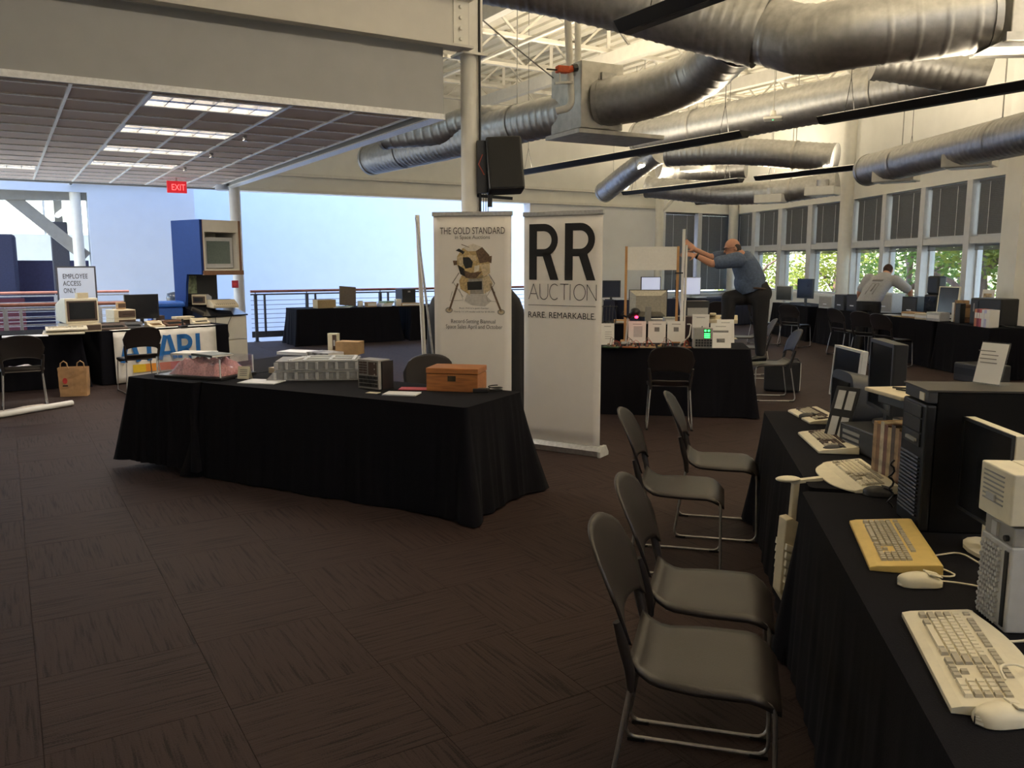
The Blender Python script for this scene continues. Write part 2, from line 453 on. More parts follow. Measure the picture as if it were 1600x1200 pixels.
m = MB(); m.tube([(WR1.x - .05, WR1.y + .08, 0), (WR1.x - .05, WR1.y + .08, ROOF)], .17, 18)
struct('trim_pillar', m, steel_white)
m = MB(); c = U(18.2, AF - .2); m.tube([(c.x, c.y, 0), (c.x, c.y, ROOF)], .14, 16); struct('trim_corner_pillar', m, steel_white)
# solid walls out of view that close the hall
m = MB(); wall_quad(m, (8.3, -3), (WR0.x, WR0.y), 0, ROOF + .1, .2, -1); m.box(7.52, 7.95, 12.55, 13.0, 0, ROOF)
struct('wall_right_near', m, cream)
m = MB(); wall_quad(m, U(-4, -5), (8.3, -3), 0, ROOF + .1, .2, -1); struct('wall_back', m, cream)
m = MB(); wall_quad(m, U(-4, 13.95), U(-4, -5), 0, ROOF + .1, .2, -1); struct('wall_left', m, cream)
# atrium beyond the gallery: open to the sky, white walls
m = MB(); wall_quad(m, U(3.9, 24.5), U(17, 24.5), -4.5, 7.0, .3); struct('wall_atrium_far', m, white_wall)
AW = 20.0
bo = bcoord(A(143, 400, AW))[0]; bc = bcoord(A(308, 400, AW))[0]
ho = A(70, 298, AW).z
m = MB(); wall_quad(m, U(bo, AW), U(bc, AW), -4.5, 7.0, .45); wall_quad(m, U(-4, AW), U(bo, AW), ho, 7.0, .45)
wall_quad(m, U(bc, AW + .45), U(bc, 24.5), -4.5, 7.0, .3)
struct('wall_atrium', m, white_wall)
m = MB(); m.box(-30, 40, -10, 60, -4.9, -4.6); struct('ground', m, mat('paving', (.30, .31, .28), .9, ns=2, var=.2))
# atrium side next to the glazed far wall
m = MB(); wall_quad(m, U(17, 24.5), U(17, AF + .3), -4.5, 7.0, .3); struct('wall_atrium_side', m, white_wall)
m = MB(); wall_quad(m, U(2.0, AF + .16), U(17, AF + .16), -4.5, -.35, .2); wall_quad(m, U(-4, 13.96), U(2, 13.96), -4.5, -.35, .2); struct('wall_gallery_edge', m, white_wall)
# lowered ceiling slab on the left ------------------------------------------
SB, SA, SE, CZ = 3.86, 7.65, 17.3, 3.10
sl = thing('ceiling_lowered', None, None, U(SB, SA), BA, kind='structure')
m = MB()
m.box(-8.2, 0, .0, .12, CZ - .03, 3.73); m.box(-.12, 0, .12, SE - SA, CZ - .03, 3.73); m.box(-8.2, -.12, SE - SA - .1, SE - SA, CZ - .03, 3.73)
m.box(-8.2, 0, 0, SE - SA, 3.66, 3.74)
m.build('fascia', soffit_m, sl)
m = MB(); m.box(-8.2, .012, -.012, .0, CZ - .045, CZ + .01); m.box(0, .012, -.012, SE - SA, CZ - .045, CZ + .01); m.box(-.14, 0, 0, SE - SA, CZ - .045, CZ - .03)
m.build('edge_trim', tbar_m, sl)
GS = .605
cm = MB(); cm.box(-GS / 2 + .012, GS / 2 - .012, -GS / 2 + .012, GS / 2 - .012, 0, .018)
ceil_me = cm.mesh('ceiling_tile'); ceil_me.materials.append(tile_m)
lights = {(-3, 0), (-3, 3), (-3, 6), (-3, 9), (-6, 11)}
skip = set()
for (i, j) in lights: skip |= {(i, j), (i - 1, j)}
nx, ny = 13, int((SE - SA - .5) / GS)
x_off, y_off = -.24, .37
for i in range(-nx, 0):
    for j in range(ny):
        if (i, j) in skip: continue
        o = bpy.data.objects.new('ceiling_tile', ceil_me); col.objects.link(o); o.parent = sl
        o.location = (x_off + (i + .5) * GS, y_off + (j + .5) * GS, CZ + .004)
cm = MB(); cm.box(-GS / 2 + .012, GS / 2 - .012, 0, .225, 0, .018)
cut_me = cm.mesh('ceiling_tile'); cut_me.materials.append(tile_m)
for i in range(-nx, 0):
    o = bpy.data.objects.new('ceiling_tile', cut_me); col.objects.link(o); o.parent = sl
    o.location = (x_off + (i + .5) * GS, .13, CZ + .004)
for i in range(-nx, 1):
    g = MB(); x = x_off + i * GS
    segs = [(-.4, ny)]
    for (li, lj) in sorted(lights):
        if i == li: segs = [s2 for (s0, s1) in segs for s2 in (((s0, lj), (lj + 1, s1)) if s0 <= lj < s1 else ((s0, s1),))]
    for s0, s1 in segs: g.box(x - .014, x + .014, y_off + s0 * GS, y_off + s1 * GS, CZ - .012, CZ + .012)
    g.build('grid_rail', tbar_m, sl)
for j in range(ny + 1):
    g = MB(); y = y_off + j * GS; g.box(x_off - nx * GS, x_off, y - .011, y + .011, CZ - .010, CZ + .010); g.build('grid_rail', tbar_m, sl)
lens_m = mat('fluorescent_tube', (1.0, .88, .72), .4, emit=9.0, var=.02)
louv = mat('louvre_reflector', (.70, .70, .72), .25, .7)
for k, (i, j) in enumerate(sorted(lights, key=lambda q: (-q[0], q[1]))):
    x0, x1 = x_off + (i - 1) * GS + .02, x_off + (i + 1) * GS - .02; y0, y1 = y_off + j * GS + .02, y_off + (j + 1) * GS - .02
    c = U(SB, SA) + Matrix.Rotation(BA, 3, 'Z') @ Vector(((x0 + x1) / 2, (y0 + y1) / 2, CZ))
    nth = ('nearest', 'second nearest', 'third nearest', 'farthest')
    lab = ('recessed louvre ceiling light, %s of the row of four over the left tables' % nth[k]) if k < 4 else 'recessed louvre ceiling light at the left edge of the dark tiled ceiling'
    t = thing('ceiling_light', lab, 'ceiling light', c, BA, 'recessed lights in the lowered ceiling')
    hx, hy = (x1 - x0) / 2, (y1 - y0) / 2
    f = MB(); f.box(-hx, hx, -hy, -hy + .02, -.008, .1); f.box(-hx, hx, hy - .02, hy, -.008, .1); f.box(-hx, -hx + .02, -hy, hy, -.008, .1); f.box(hx - .02, hx, -hy, hy, -.008, .1); f.box(-hx, hx, -hy, hy, .1, .112)
    f.build('housing', tbar_m, t)
    for q in range(1, 6):
        b = MB(); x = -hx + 2 * hx * q / 6; b.box(x - .006, x + .006, -hy + .02, hy - .02, 0, .06); b.build('louvre', louv, t)
    b = MB(); b.prism([(-.05, .0), (.05, .0), (.005, .07), (-.005, .07)], -hx + .02, hx - .02, 'yz'); b.build('reflector', louv, t)
    for yy in (-hy * .55, hy * .55):
        b = MB(); b.cyl((-hx + .03, yy, .08), (hx - .03, yy, .08), .013, n=8); b.build('tube', lens_m, t)
    ld = bpy.data.lights.new('troffer_light', 'AREA'); ld.shape = 'RECTANGLE'; ld.size = 1.0; ld.size_y = .4; ld.energy = 30.0; ld.color = (1.0, .90, .78)
    lo = bpy.data.objects.new('troffer_light', ld); col.objects.link(lo); lo.parent = t; lo.location = (0, 0, -.02)
for k, (x, y) in enumerate(((-1.35, 2.4), (-1.35, 4.2), (-1.35, 6.1))):
    c = U(SB, SA) + Matrix.Rotation(BA, 3, 'Z') @ Vector((x, y, CZ))
    s_ = MB(); s_.cyl((0, 0, -.03), (0, 0, .0), .025, n=12); s_.cyl((0, 0, -.05), (0, 0, -.03), .012, n=8); s_.cyl((0, 0, -.058), (0, 0, -.05), .03, n=12)
    single('sprinkler_head', s_, chrome, ('nearest', 'middle', 'farthest')[k] + ' small sprinkler head of three in the dark ceiling tiles', 'sprinkler', c, 0, 'sprinklers in the lowered ceiling')
# steel beam above the slab and the round columns
m = MB(); p = lambda b, z: U(b, SA - .05, z)
bm = thing('steel_beam', None, None, U(SB, SA - .02), BA, kind='structure')
m.box(-8.2, .28, -.10, .10, 3.74, 3.765); m.box(-8.2, .28, -.10, .10, 4.19, 4.215); m.box(-8.2, .28, -.006, .006, 3.765, 4.19)
m.build('beam_profile', fascia_m, bm)
m = MB(); m.box(.10, .26, -.02, .02, 3.75, 4.2)
for k in range(4): m.cyl((.17, -.05, 3.83 + k * .1), (.17, -.02, 3.83 + k * .1), .018, n=6)
m.build('bolted_plate', steel_white, bm)
CB = bcoord(D(735, 330, 8.85))
m = MB(); c = U(CB[0], CB[1]); m.tube([(c.x, c.y, 0), (c.x, c.y, 3.72)], .092, 20); struct('trim_column', m, steel_white)
COLX = c
m = MB(); m.box(-.14, .14, -.14, .14, 3.72, 3.745); m.box(-.1, .1, -.1, -.085, 3.745, 5.0); m.box(-.1, .1, .085, .1, 3.745, 5.0); m.box(-.008, .008, -.085, .085, 3.745, 5.0)
struct('trim_column_head', m, steel_white, loc=(c.x, c.y, 0), rz=BA)
c2 = A(371, 400, 16.6); m = MB(); m.tube([(c2.x, c2.y, 0), (c2.x, c2.y, 3.08)], .105, 18); struct('trim_gallery_column', m, frame_m)

# ---------------------------------------------------------------- ducts
def smooth_path(pts, step=.05, rad=None):
    pts = [Vector(p) for p in pts]; out = [pts[0]]
    for i in range(1, len(pts) - 1):
        a, b, c = pts[i - 1], pts[i], pts[i + 1]
        r = min(rad or 9, (b - a).length * .45, (c - b).length * .45)
        p, q = b + (a - b).normalized() * r, b + (c - b).normalized() * r
        for k in range(9):
            t = k / 8; out.append(p * (1 - t) ** 2 + b * 2 * t * (1 - t) + q * t * t)
    out.append(pts[-1])
    res = [out[0]]; acc = 0
    for i in range(1, len(out)):
        d = out[i] - out[i - 1]; L = d.length; pos = 0
        while acc + (L - pos) >= step:
            pos += step - acc; acc = 0; res.append(out[i - 1] + d * (pos / L))
        acc += L - pos
    return res
def duct(label, pts, r, group='round ventilation ducts under the roof', rib=5, m=None, caps=(True, True), rods=True, step=.022, rad=.7, amp=.007):
    p0 = Vector(pts[0]); t = thing('ventilation_duct', label, 'duct', p0, 0, group)
    path = smooth_path([Vector(p) - p0 for p in pts], step, rad)
    N = len(path)
    rs = [r + (amp if i % rib == 0 else 0) for i in range(N)]
    b = MB(); b.tube(path, rs, 30, caps=False); b.build('duct_body', m or duct_m, t)
    for e, on in ((0, caps[0]), (-1, caps[1])):
        if not on: continue
        d = (path[1] - path[0]) if e == 0 else (path[-2] - path[-1]); d.normalize()
        c = MB(); c.tube([path[e] - d * .012, path[e] + d * .05], r + .014, 30); c.build('end_cap', m or duct_m, t)
    if rods:
        for q in (.22, .78):
            i = int(N * q); p = path[i]; d = (path[min(i + 1, N - 1)] - path[i - 1]).normalized()
            s_ = MB(); s_.tube([p - d * .02, p + d * .02], r + .013, 30, caps=False); s_.build('hanger_strap', duct_dull, t)
            so = t.children[-1]; s_ = MB(); s_.cyl(p + Vector((0, 0, r)), (p.x, p.y, ROOF - p0.z), .008, n=6); s_.build('hanger_rod', duct_dull, so)
    return t
# main duct crossing the top of the picture, turning to the right
J = D(1170, 30, 8.9)
duct('big spiral silver duct crossing the top of the picture', [D(640, -70, 9.6), D(900, -25, 9.3), D(1120, 30, 8.8), D(1196, 50, 8.6)], .35, rods=False, caps=(True, False))
duct('fat smooth silver duct with two elbows at the top right corner', [D(1186, 46, 8.62), D(1262, 66, 8.25), D(1330, 52, 7.98), D(1548, 24, 7.8)], .31, rib=11, rad=.28, rods=False, caps=(False, True))
t = thing('duct_plenum', 'grey sheet metal plenum box ending the fat duct at top right', 'plenum', D(1600, 15, 7.9), R(-5))
m = MB(); m.box(-.28, .9, -.4, .4, -.33, .5); m.build('plenum_box', duct_dull, t, bev=.01)
m = MB(); m.box(-.34, .95, -.46, -.4, -.37, -.3); m.build('flange', duct_dull, t)
m = MB(); m.prism([(-.45, -.41), (.2, -.41), (.2, -.37), (-.36, -.37)], -.40, -.1, 'xz'); m.build('bracket', duct_dull, t)
# branch down to the left into the plenum in the middle
duct('dark silver elbow duct dropping from the big duct to the plenum', [D(1150, 62, 9.3), D(1095, 118, 10.2), D(1010, 150, 10.6), D(938, 162, 10.9)], .29, rib=9, rad=.5, rods=False, caps=(False, True))
pl = D(915, 160, 11.1)
t = thing('duct_plenum', 'grey box plenum with a white pipe in the middle of the ducts', 'plenum', pl, R(28))
m = MB(); m.box(-.30, .33, -.36, .36, -.38, .42); m.build('plenum_box', duct_dull, t, bev=.01)
m = MB(); m.box(-.36, .95, -.42, .4, -.45, -.40); m.build('drip_tray', duct_dull, t)
m = MB(); m.box(-.02, .2, -.40, -.36, -.1, .3); m.build('access_panel', duct_m, t, bev=.004)
duct('spiral duct with cream sheen running left from the plenum behind the column', [D(905, 172, 11.2), D(800, 196, 12.0), D(700, 222, 13.2), D(580, 249, 15.0)], .26, caps=(False, True), rad=.6)
duct('grey branch duct passing under the lowered ceiling corner', [D(805, 190, 12.2), D(735, 185, 12.6), D(690, 205, 12.9), D(600, 212, 13.4)], .20, rib=7, rad=.4, rods=False)
# long ducts of the right half
duct('long straight spiral duct over the middle of the hall', [D(1000, 218, 14.6), D(1230, 170, 12.4), D(1395, 138, 11.0), D(1520, 112, 10.1)], .28)
duct('bright spiral duct sloping behind the fat elbow at right', [D(1370, 88, 9.9), D(1450, 100, 9.8), D(1540, 118, 9.6)], .25, rods=False)
duct('shorter spiral duct behind the long straight one, round end at right', [D(1045, 240, 16.4), D(1160, 236, 15.6), D(1306, 247, 14.6)], .235)
duct('spiral duct along the windows with two white diffuser boxes', [D(1356, 266, 13.6), D(1480, 236, 11.6), D(1640, 200, 9.4)], .235)
duct('low spiral duct near the far window corner', [D(1308, 287, 17.4), D(1220, 300, 18.0), D(1130, 304, 18.8), D(1010, 292, 19.6)], .235)
duct('spiral duct angled along the far wall beside the lit lamp', [D(945, 300, 19.2), D(985, 268, 17.9), D(1030, 238, 17.2)], .22, rib=6)
duct('small duct cluster branch above the far pendant lamps', [D(1030, 262, 18.2), D(1100, 268, 18.4), D(1165, 262, 18.0)], .20, rib=6)
for k, (px, py, Y, lab) in enumerate(((1400, 277, 13.0, 'white diffuser box under the window duct near its end'), (1515, 253, 11.2, 'white diffuser box under the window duct near the right edge'),
        (1285, 300, 17.2, 'white diffuser box under the far low duct'), (1205, 312, 18.0, 'small white diffuser box beside the far pendant lamp'), (1090, 262, 17.4, 'white diffuser box below the duct cluster'))):
    p = D(px, py, Y); t = thing('air_diffuser', lab, 'diffuser', p, R(-40), 'white air diffuser boxes')
    m = MB(); m.box(-.3, .3, -.2, .2, -.07, .10); m.build('diffuser_box', steel_white, t, bev=.01)
    m = MB(); m.box(-.25, .25, -.15, .15, -.08, -.07); m.build('grille', duct_dull, t)
    m = MB(); m.cyl((0, 0, .1), (0, 0, .24), .12, n=16); m.build('neck', duct_m, t)
# white pipes dropping past the plenum
def Dp(*a): return [D(*q) for q in a]
m = MB(); m.tube(smooth_path(Dp((887, 28, 10.7), (893, 168, 10.6), (868, 174, 10.65)), .04, .12), .045, 10)
m.tube(smooth_path(Dp((903, 28, 10.9), (903, 105, 10.8), (882, 118, 10.8)), .04, .12), .042, 10)
single('drain_pipes', m, steel_white, 'pair of white pipes bending down beside the middle plenum', 'pipe')
p = D(878, 110, 10.55); t = thing('work_light', 'orange red tool on a small bracket above the plenum', 'tool', p, R(20))
m = MB(); m.box(-.07, .08, -.05, .05, -.03, .05); m.cyl((.08, 0, .01), (.16, 0, .04), .04, n=10); m.build('orange_body', mat('orange_plastic', (.65, .10, .02), .5), t, bev=.01)
m = MB(); m.cyl((-.07, 0, .0), (-.2, 0, 0), .010, n=8); m.cyl((.14, 0, .035), (.2, 0, .05), .046, n=10); m.build('nozzle', black_m, t)
m = MB(); m.bar((-.1, 0, -.16), (.14, 0, -.13), .06, .025); m.bar((-.03, 0, -.15), (-.03, 0, -.03), .02, .02); m.build('bracket', duct_dull, t)
# wireless access point on a rod
p = D(1208, 184, 11.4); t = thing('access_point', 'small white square access point hanging on a rod with green light', 'access point', p, R(-20))
m = MB(); m.box(-.12, .12, -.12, .12, -.03, .005); m.build('casing', steel_white, t, bev=.012)
m = MB(); m.cyl((0, 0, .0), (0, 0, .09), .05, .03, n=12); m.build('mount', steel_white, t)
m = MB(); m.cyl((0, 0, .09), (0, 0, ROOF - p.z), .008, n=6); m.build('rod', duct_dull, t)
m = MB(); m.cyl((0, -.02, -.034), (0, -.02, -.029), .012, n=8); m.build('indicator', mat('green_led', (.1, .9, .3), .4, emit=2.0), t)

# ---------------------------------------------------------------- hanging linear uplights
def pendant(b, a0, a1, label, z=3.2, dim=1.0):
    c = U(b, (a0 + a1) / 2, z); L = a1 - a0
    t = thing('pendant_lamp', label, 'lamp', c, BA, 'black linear pendant lamps')
    prof = [(-.10, .035), (-.085, .045), (.085, .045), (.10, .035), (.045, -.035), (-.045, -.035)]
    m = MB(); m.prism([(x, z_) for x, z_ in prof], -L / 2, L / 2, 'xz'); m.build('lamp_body', black_m, t)
    m = MB(); m.box(-.06, .06, -L / 2 + .05, L / 2 - .05, .046, .052); m.build('lens', mat('warm_lamp_lens', LAMP_C, .4, emit=1.6, var=.01), t)
    m = MB()
    m.box(-.03, .03, -L / 2 + .2, L / 2 - .2, -.038, -.035); m.build('perforated_strip', dark_m, t)
    for s_ in (-1, 1):
        for e in (-1, 1):
            w_ = MB(); w_.cyl((e * .08, s_ * (L / 2 - .35), .04), (0, s_ * (L / 2 - .35), .40), .004, n=5); w_.build('cable', black_m, t)
        w_ = MB(); w_.cyl((0, s_ * (L / 2 - .35), .40), (0, s_ * (L / 2 - .35), ROOF - z), .004, n=5); w_.build('cable', black_m, t)
    ld = bpy.data.lights.new('uplight', 'AREA'); ld.shape = 'RECTANGLE'; ld.size = .12; ld.size_y = L - .1
    ld.energy = LAMP_W * dim * L / 3.5; ld.color = LAMP_C; ld.spread = R(170)
    lo = bpy.data.objects.new('uplight', ld); col.objects.link(lo); lo.parent = t; lo.location = (0, 0, .075); lo.rotation_euler = (math.pi, 0, 0)
pendant(3.68, .9, 4.6, 'black pendant lamp cut by the top edge above the big duct', dim=.8)
pendant(3.68, -3.4, .5, 'black pendant lamp behind the viewer over the keyboard tables', dim=1.3)
pendant(7.87, 2.6, 6.35, 'black pendant lamp cut by the right edge below the spiral duct', dim=.30)
pendant(7.87, -1.4, 2.3, 'black pendant lamp out of view on the right', dim=1.5)
pendant(7.87, 7.47, 12.75, 'longest black pendant lamp ending beside the black loudspeaker', dim=.9)
pendant(12.15, 7.76, 11.2, 'black pendant lamp in front of the window duct', dim=1.2)
pendant(12.15, 11.6, 15.1, 'thin black pendant lamp below the far duct cluster', dim=.5)
pendant(15.8, 13.8, 16.6, 'short far black pendant lamp near the window corner')
# lit fluorescent strip on the far duct
p0, p1 = D(975, 296, 18.6), D(1004, 258, 17.3)
t = thing('strip_lamp', 'lit white strip lamp slanting along the far wall duct', 'lamp', p0)
m = MB(); m.bar((0, 0, .04), p1 - p0 + Vector((0, 0, .04)), .16, .05); m.build('housing', steel_white, t)
m = MB(); m.bar((0, -.02, .0), p1 - p0 + Vector((0, -.02, 0)), .10, .03); m.build('tube', mat('lit_tube', (1, .96, .86), .4, emit=3.0, var=.01), t)

# ---------------------------------------------------------------- on the column: loudspeaker and cable
p = D(787, 258, 8.75)
t = thing('loudspeaker', 'black loudspeaker tilted on a bracket on the cream column', 'loudspeaker', p, R(8))
m = MB(); M_ = Matrix.Rotation(R(-9), 4, 'X') @ Matrix.Rotation(R(-3), 4, 'Y')
m.box(-.175, .19, -.10, .17, -.27, .27, 0, M_); m.build('cabinet', black_m, t, bev=.02)
m = MB(); m.box(-.15, .165, -.108, -.10, -.25, .25, 0, M_); m.build('grille', mat('black_mesh', (.018, .018, .018), .8, ns=300, var=.4, bump=.4), t)
m = MB(); m.box(-.27, -.17, .0, .12, -.28, .24); m.bar((-.29, .1, -.3), (.1, .05, -.33), .03, .03); m.cyl((-.14, .03, -.30), (-.14, .03, -.42), .025, n=8); m.build('bracket', black_m, t)
m = MB(); m.tube([(-.2, .0, -.1), (-.26, -.03, .0), (-.22, -.02, .1)], .005, 6); m.build('cable', mat('red_cable', (.4, .06, .03), .5), t)
m = MB(); x = COLX
m.tube([(x.x + .105, x.y - .06, 4.6), (x.x + .105, x.y - .06, 0.02)], .014, 6)
for k in range(3): m.tube([(x.x + .14 + k * .03, x.y - .02, 2.6), (x.x + .135 + k * .02, x.y - .03, 1.9), (x.x + .12 + k * .012, x.y - .04, .02)], .004, 5)
single('cable_bundle', m, black_m, 'black cables running down the right side of the cream column', 'cable')
m = MB(); m.tube(smooth_path([(0, 0, 0), D(800, 70, 9.6) - D(752, 30, 8.9), D(865, 122, 10.7) - D(752, 30, 8.9)], .06, .8), .008, 5)
single('slack_wire', m, greyp, 'slack grey wire drooping from the column head to the plenum', 'wire', D(752, 30, 8.9))
# exit sign under the lowered ceiling
p = A(276, 288, 15.6); p.z = CZ - .15
t = thing('exit_sign', 'red lit exit sign hanging from the dark tiled ceiling', 'sign', p, BA)
m = MB(); m.box(-.16, .16, -.025, .025, -.10, .10); m.build('sign_body', mat('exit_red', (.45, .012, .02), .4, emit=.9, var=.02), t, bev=.005)
text('EXIT', t, mat('exit_letter', (1.0, .10, .10), .5, emit=2.2, var=.01), .02, -.055, .22, .15, -.027)
m = MB(); m.cyl((0, 0, .1), (0, 0, .15), .02, n=8); m.build('stem', steel_white, t)
m = MB(); m.cyl((0, 0, 0), (0, 0, -.10), .11, .13, n=18); p = A(347, 297, 16.4); p.z = CZ
single('ceiling_speaker', m, white_wall, 'small white round cap hanging below the ceiling edge', 'ceiling fitting', p)
p = A(110, 286, AW); m = MB(); m.ell((0, -.04, 0), (.06, .06, .06)); o = single('security_camera', m, white_wall, 'white dome security camera on the wall above the opening', 'camera', p, BA)
m = MB(); m.ell((0, -.085, -.01), (.032, .03, .032)); m.build('lens', black_gloss, o)
m = MB(); m.tube([A(116, 284, AW - .05), A(272, 287, AW - .05)], .035, 8); single('conduit', m, white_wall, 'white conduit pipe along the top of the atrium wall', 'pipe')

# ---------------------------------------------------------------- railings
rail_m = mat('railing_steel', (.10, .11, .13), .4, .6); wood_rail = mat('handrail_wood', (.30, .12, .09), .4, ns=10, var=.2)
pale_rail = mat('pale_railing_steel', (.45, .46, .50), .4, .5)
def railing(p0, p1, label, posts, m=rail_m, cables=7, z0=0.0, double=True):
    d = (p1 - p0); L = d.length; rz = math.atan2(d.y, d.x)
    t = thing('railing', label, 'railing', (p0.x, p0.y, z0), rz)
    k = MB(); k.tube([(0, 0, 1.06), (L, 0, 1.06)], .028, 10); k.build('handrail', wood_rail, t)
    for x in posts:
        if x > L: continue
        k = MB(); k.box(x - .03, x + .03, -.03, .03, 0, 1.0); k.box(x - .05, x + .05, -.045, .045, 0, .015); k.box(x - .008, x + .008, -.01, .01, 1.0, 1.05); k.build('post', m, t)
        if double:
            k = MB(); k.box(x + .17, x + .21, -.02, .02, .1, 1.0); k.build('post', m, t)
    k = MB(); k.box(0, L, -.015, .015, .98, 1.01); k.build('top_rail', m, t)
    k = MB(); k.box(0, L, -.01, .01, .09, .22); k.build('kick_plate', m, t)
    for i in range(cables):
        z = .30 + i * .095
        k = MB(); k.tube([(0, 0, z), (L, 0, z)], .006, 6); k.build('infill_bar', m, t)
railing(A(393, 500, AF), U(11.3, AF), 'dark gallery railing with thin bars behind the far black table', (.1, 1.2, 2.9, 4.5, 6.0))
railing(U(-2.5, 13.75), U(1.6, 13.75), 'steel railing with wooden handrail behind the left computer tables', (.1, 1.3, 2.5, 3.7), pale_rail)
railing(U(-3.5, 19.3), U(bo + .6, 19.3), 'farther pale railing in front of the navy panels', (.2, 1.6, 3.0, 4.4), pale_rail)
m = MB(); m.tube([G(128, 492, .95), G(150, 520, .60)], .03, 8)
p0 = U(1.55, 13.8, .98)
t = thing('stair_handrail', 'short reddish stair handrail sloping down behind the beige monitor', 'handrail', p0)
m = MB(); m.tube([(0, 0, 0), (-.5, .45, -.55), (-.9, .75, -1.0)], .03, 8); m.build('rail', wood_rail, t)
m = MB(); m.bar((-.45, .4, -.5), (-.45, .4, -2.6), .04, .04); m.build('post', pale_rail, t)

# ---------------------------------------------------------------- tables under black cloth
def cloth_table(loc, rz, L, W, label, H=.735, drop=None, folds=1.0, seed=0, lean=.035, group='tables under black cloth', m=None, side_drop=None):
    t = thing('folding_table', 'folding table under the ' + label, 'table', loc, rz, group)
    k = MB(); k.box(-L / 2 + .012, L / 2 - .012, -W / 2 + .012, W / 2 - .012, H - .035, H); k.build('tabletop', greyp, t)
    for sx in (-1, 1):
        for sy in (-1, 1):
            k = MB(); x, y = sx * (L / 2 - .2), sy * (W / 2 - .1); k.cyl((x, y, 0), (x, y, H - .035), .016, n=8); k.build('leg', dark_m, t)
    H2 = H + .004; dr = drop or (H2 - .012); rnd = random.Random(seed)
    per = []                    # perimeter points with outward normals
    def corner(cx, cy, a0):
        for q in range(7):
            a = a0 + math.pi / 2 * q / 6; r = .03
            per.append((cx + r * math.cos(a), cy + r * math.sin(a), math.cos(a), math.sin(a), 1 - abs(q - 3) / 3))
    def edge(x0, y0, x1, y1, nx_, ny_, n):
        for q in range(1, n): per.append((x0 + (x1 - x0) * q / n, y0 + (y1 - y0) * q / n, nx_, ny_, 0))
    a, b = L / 2 - .03, W / 2 - .03; nl, nw = int(L / .022), int(W / .022)
    corner(a, b, 0); edge(a, b + .03, -a, b + .03, 0, 1, nl); corner(-a, b, math.pi / 2); edge(-a - .03, b, -a - .03, -b, -1, 0, nw)
    corner(-a, -b, math.pi); edge(-a, -b - .03, a, -b - .03, 0, -1, nl); corner(a, -b, 1.5 * math.pi); edge(a + .03, -b, a + .03, b, 1, 0, nw)
    n = len(per); rows = 16; vs = []; fs = []
    s_ = 0
    for j in range(rows + 1):
        f = j / rows; s_ = 0
        for i, (x, y, nx_, ny_, ck) in enumerate(per):
            px_, py_ = per[i - 1][:2]; s_ += math.hypot(x - px_, y - py_) if i else 0
            w1 = noise.noise((x * 3.1 + seed, y * 3.1, 1.3)); w2 = noise.noise((x * 9 + seed * 2, y * 9, f * .7)); w3 = noise.noise((x * 1.3 + seed, y * 1.3, 5 + f))
            w4 = abs(noise.noise((x * 14 + seed * 3, y * 14, f * .3))); endk = 1.0 if abs(nx_) > .7 else .35
            out = lean * f + folds * f ** .7 * (.030 * w1 + .016 * w2 + .02 * w3 + .055 * w4 * endk) + ck * .11 * f ** 1.3 * folds
            ff = min(1, f * 1.0)
            z = H2 - dr * ff + (.012 * w3 if j == rows else 0)
            if j == 0: out, z = .002, H2
            out = max(out, .002)
            vs.append((x + nx_ * out, y + ny_ * out, max(z, .003)))
    for j in range(rows):
        for i in range(n): fs.append((j * n + i, (j + 1) * n + i, (j + 1) * n + (i + 1) % n, j * n + (i + 1) % n))
    k = MB(); k.add(vs, fs, 0, True); k.add(vs[:n], [tuple(range(n))], 0, False)
    return single('tablecloth', k, m or cloth_m, label, 'tablecloth', loc, rz, group='black tablecloths')
TT = .739 + .001                                # height on which things stand
# booth tables
e = Vector((.88, -.475, 0)).normalized(); n_ = Vector((-e.y, e.x, 0)); rzF = math.atan2(e.y, e.x)
FR = G(728, 637, .74); FRc = FR + Vector((0, 0, -.74))
LF = 2.40
cF = FRc - e * LF / 2 + n_ * .38
cloth_table(cF, rzF, LF, .76, 'long black cloth of the booth table in front of the banners', seed=3, folds=1.25, lean=.05)
cL = FRc - e * (LF + .40) + n_ * .88 - n_ * .02
cloth_table(cL, rzF + math.pi / 2, 1.83, .76, 'black cloth of the booth table with pink bubble wrap case', seed=8, folds=1.0, drop=.68, lean=.03)
# right row of keyboards
KD = Vector((.19, .98, 0)).normalized(); KN = Vector((KD.y, -KD.x, 0)); rzK = math.atan2(KD.y, KD.x)
KA = Vector((1.57, 5.11, 0))                     # far front corner
def kt(s_, d): return KA - KD * s_ + KN * d       # along the row from the far end, depth from the sitting side
cloth_table(kt(.915, .38), rzK, 1.83, .76, 'black cloth of the far table in the right keyboard row', seed=12, folds=.9, lean=.04)
cloth_table(kt(1.83 + .06 + 1.22, .36), rzK, 2.44, .80, 'black cloth of the near table in the right keyboard row', seed=17, folds=.9, lean=.02)
# centre table and those behind
cC = Vector((1.32, 9.40, 0)); rzC = R(-9)
CDx = Vector((math.cos(rzC), math.sin(rzC), 0)); CDy = Vector((-CDx.y, CDx.x, 0))
cloth_table(cC, rzC, 2.6, .78, 'black cloth of the centre table with the circuit exhibits', seed=31, folds=.8, lean=.05)
cloth_table(Vector((1.9, 12.9, 0)), R(-6), 2.8, .76, 'black cloth of the table behind the centre table', seed=34, folds=.6)
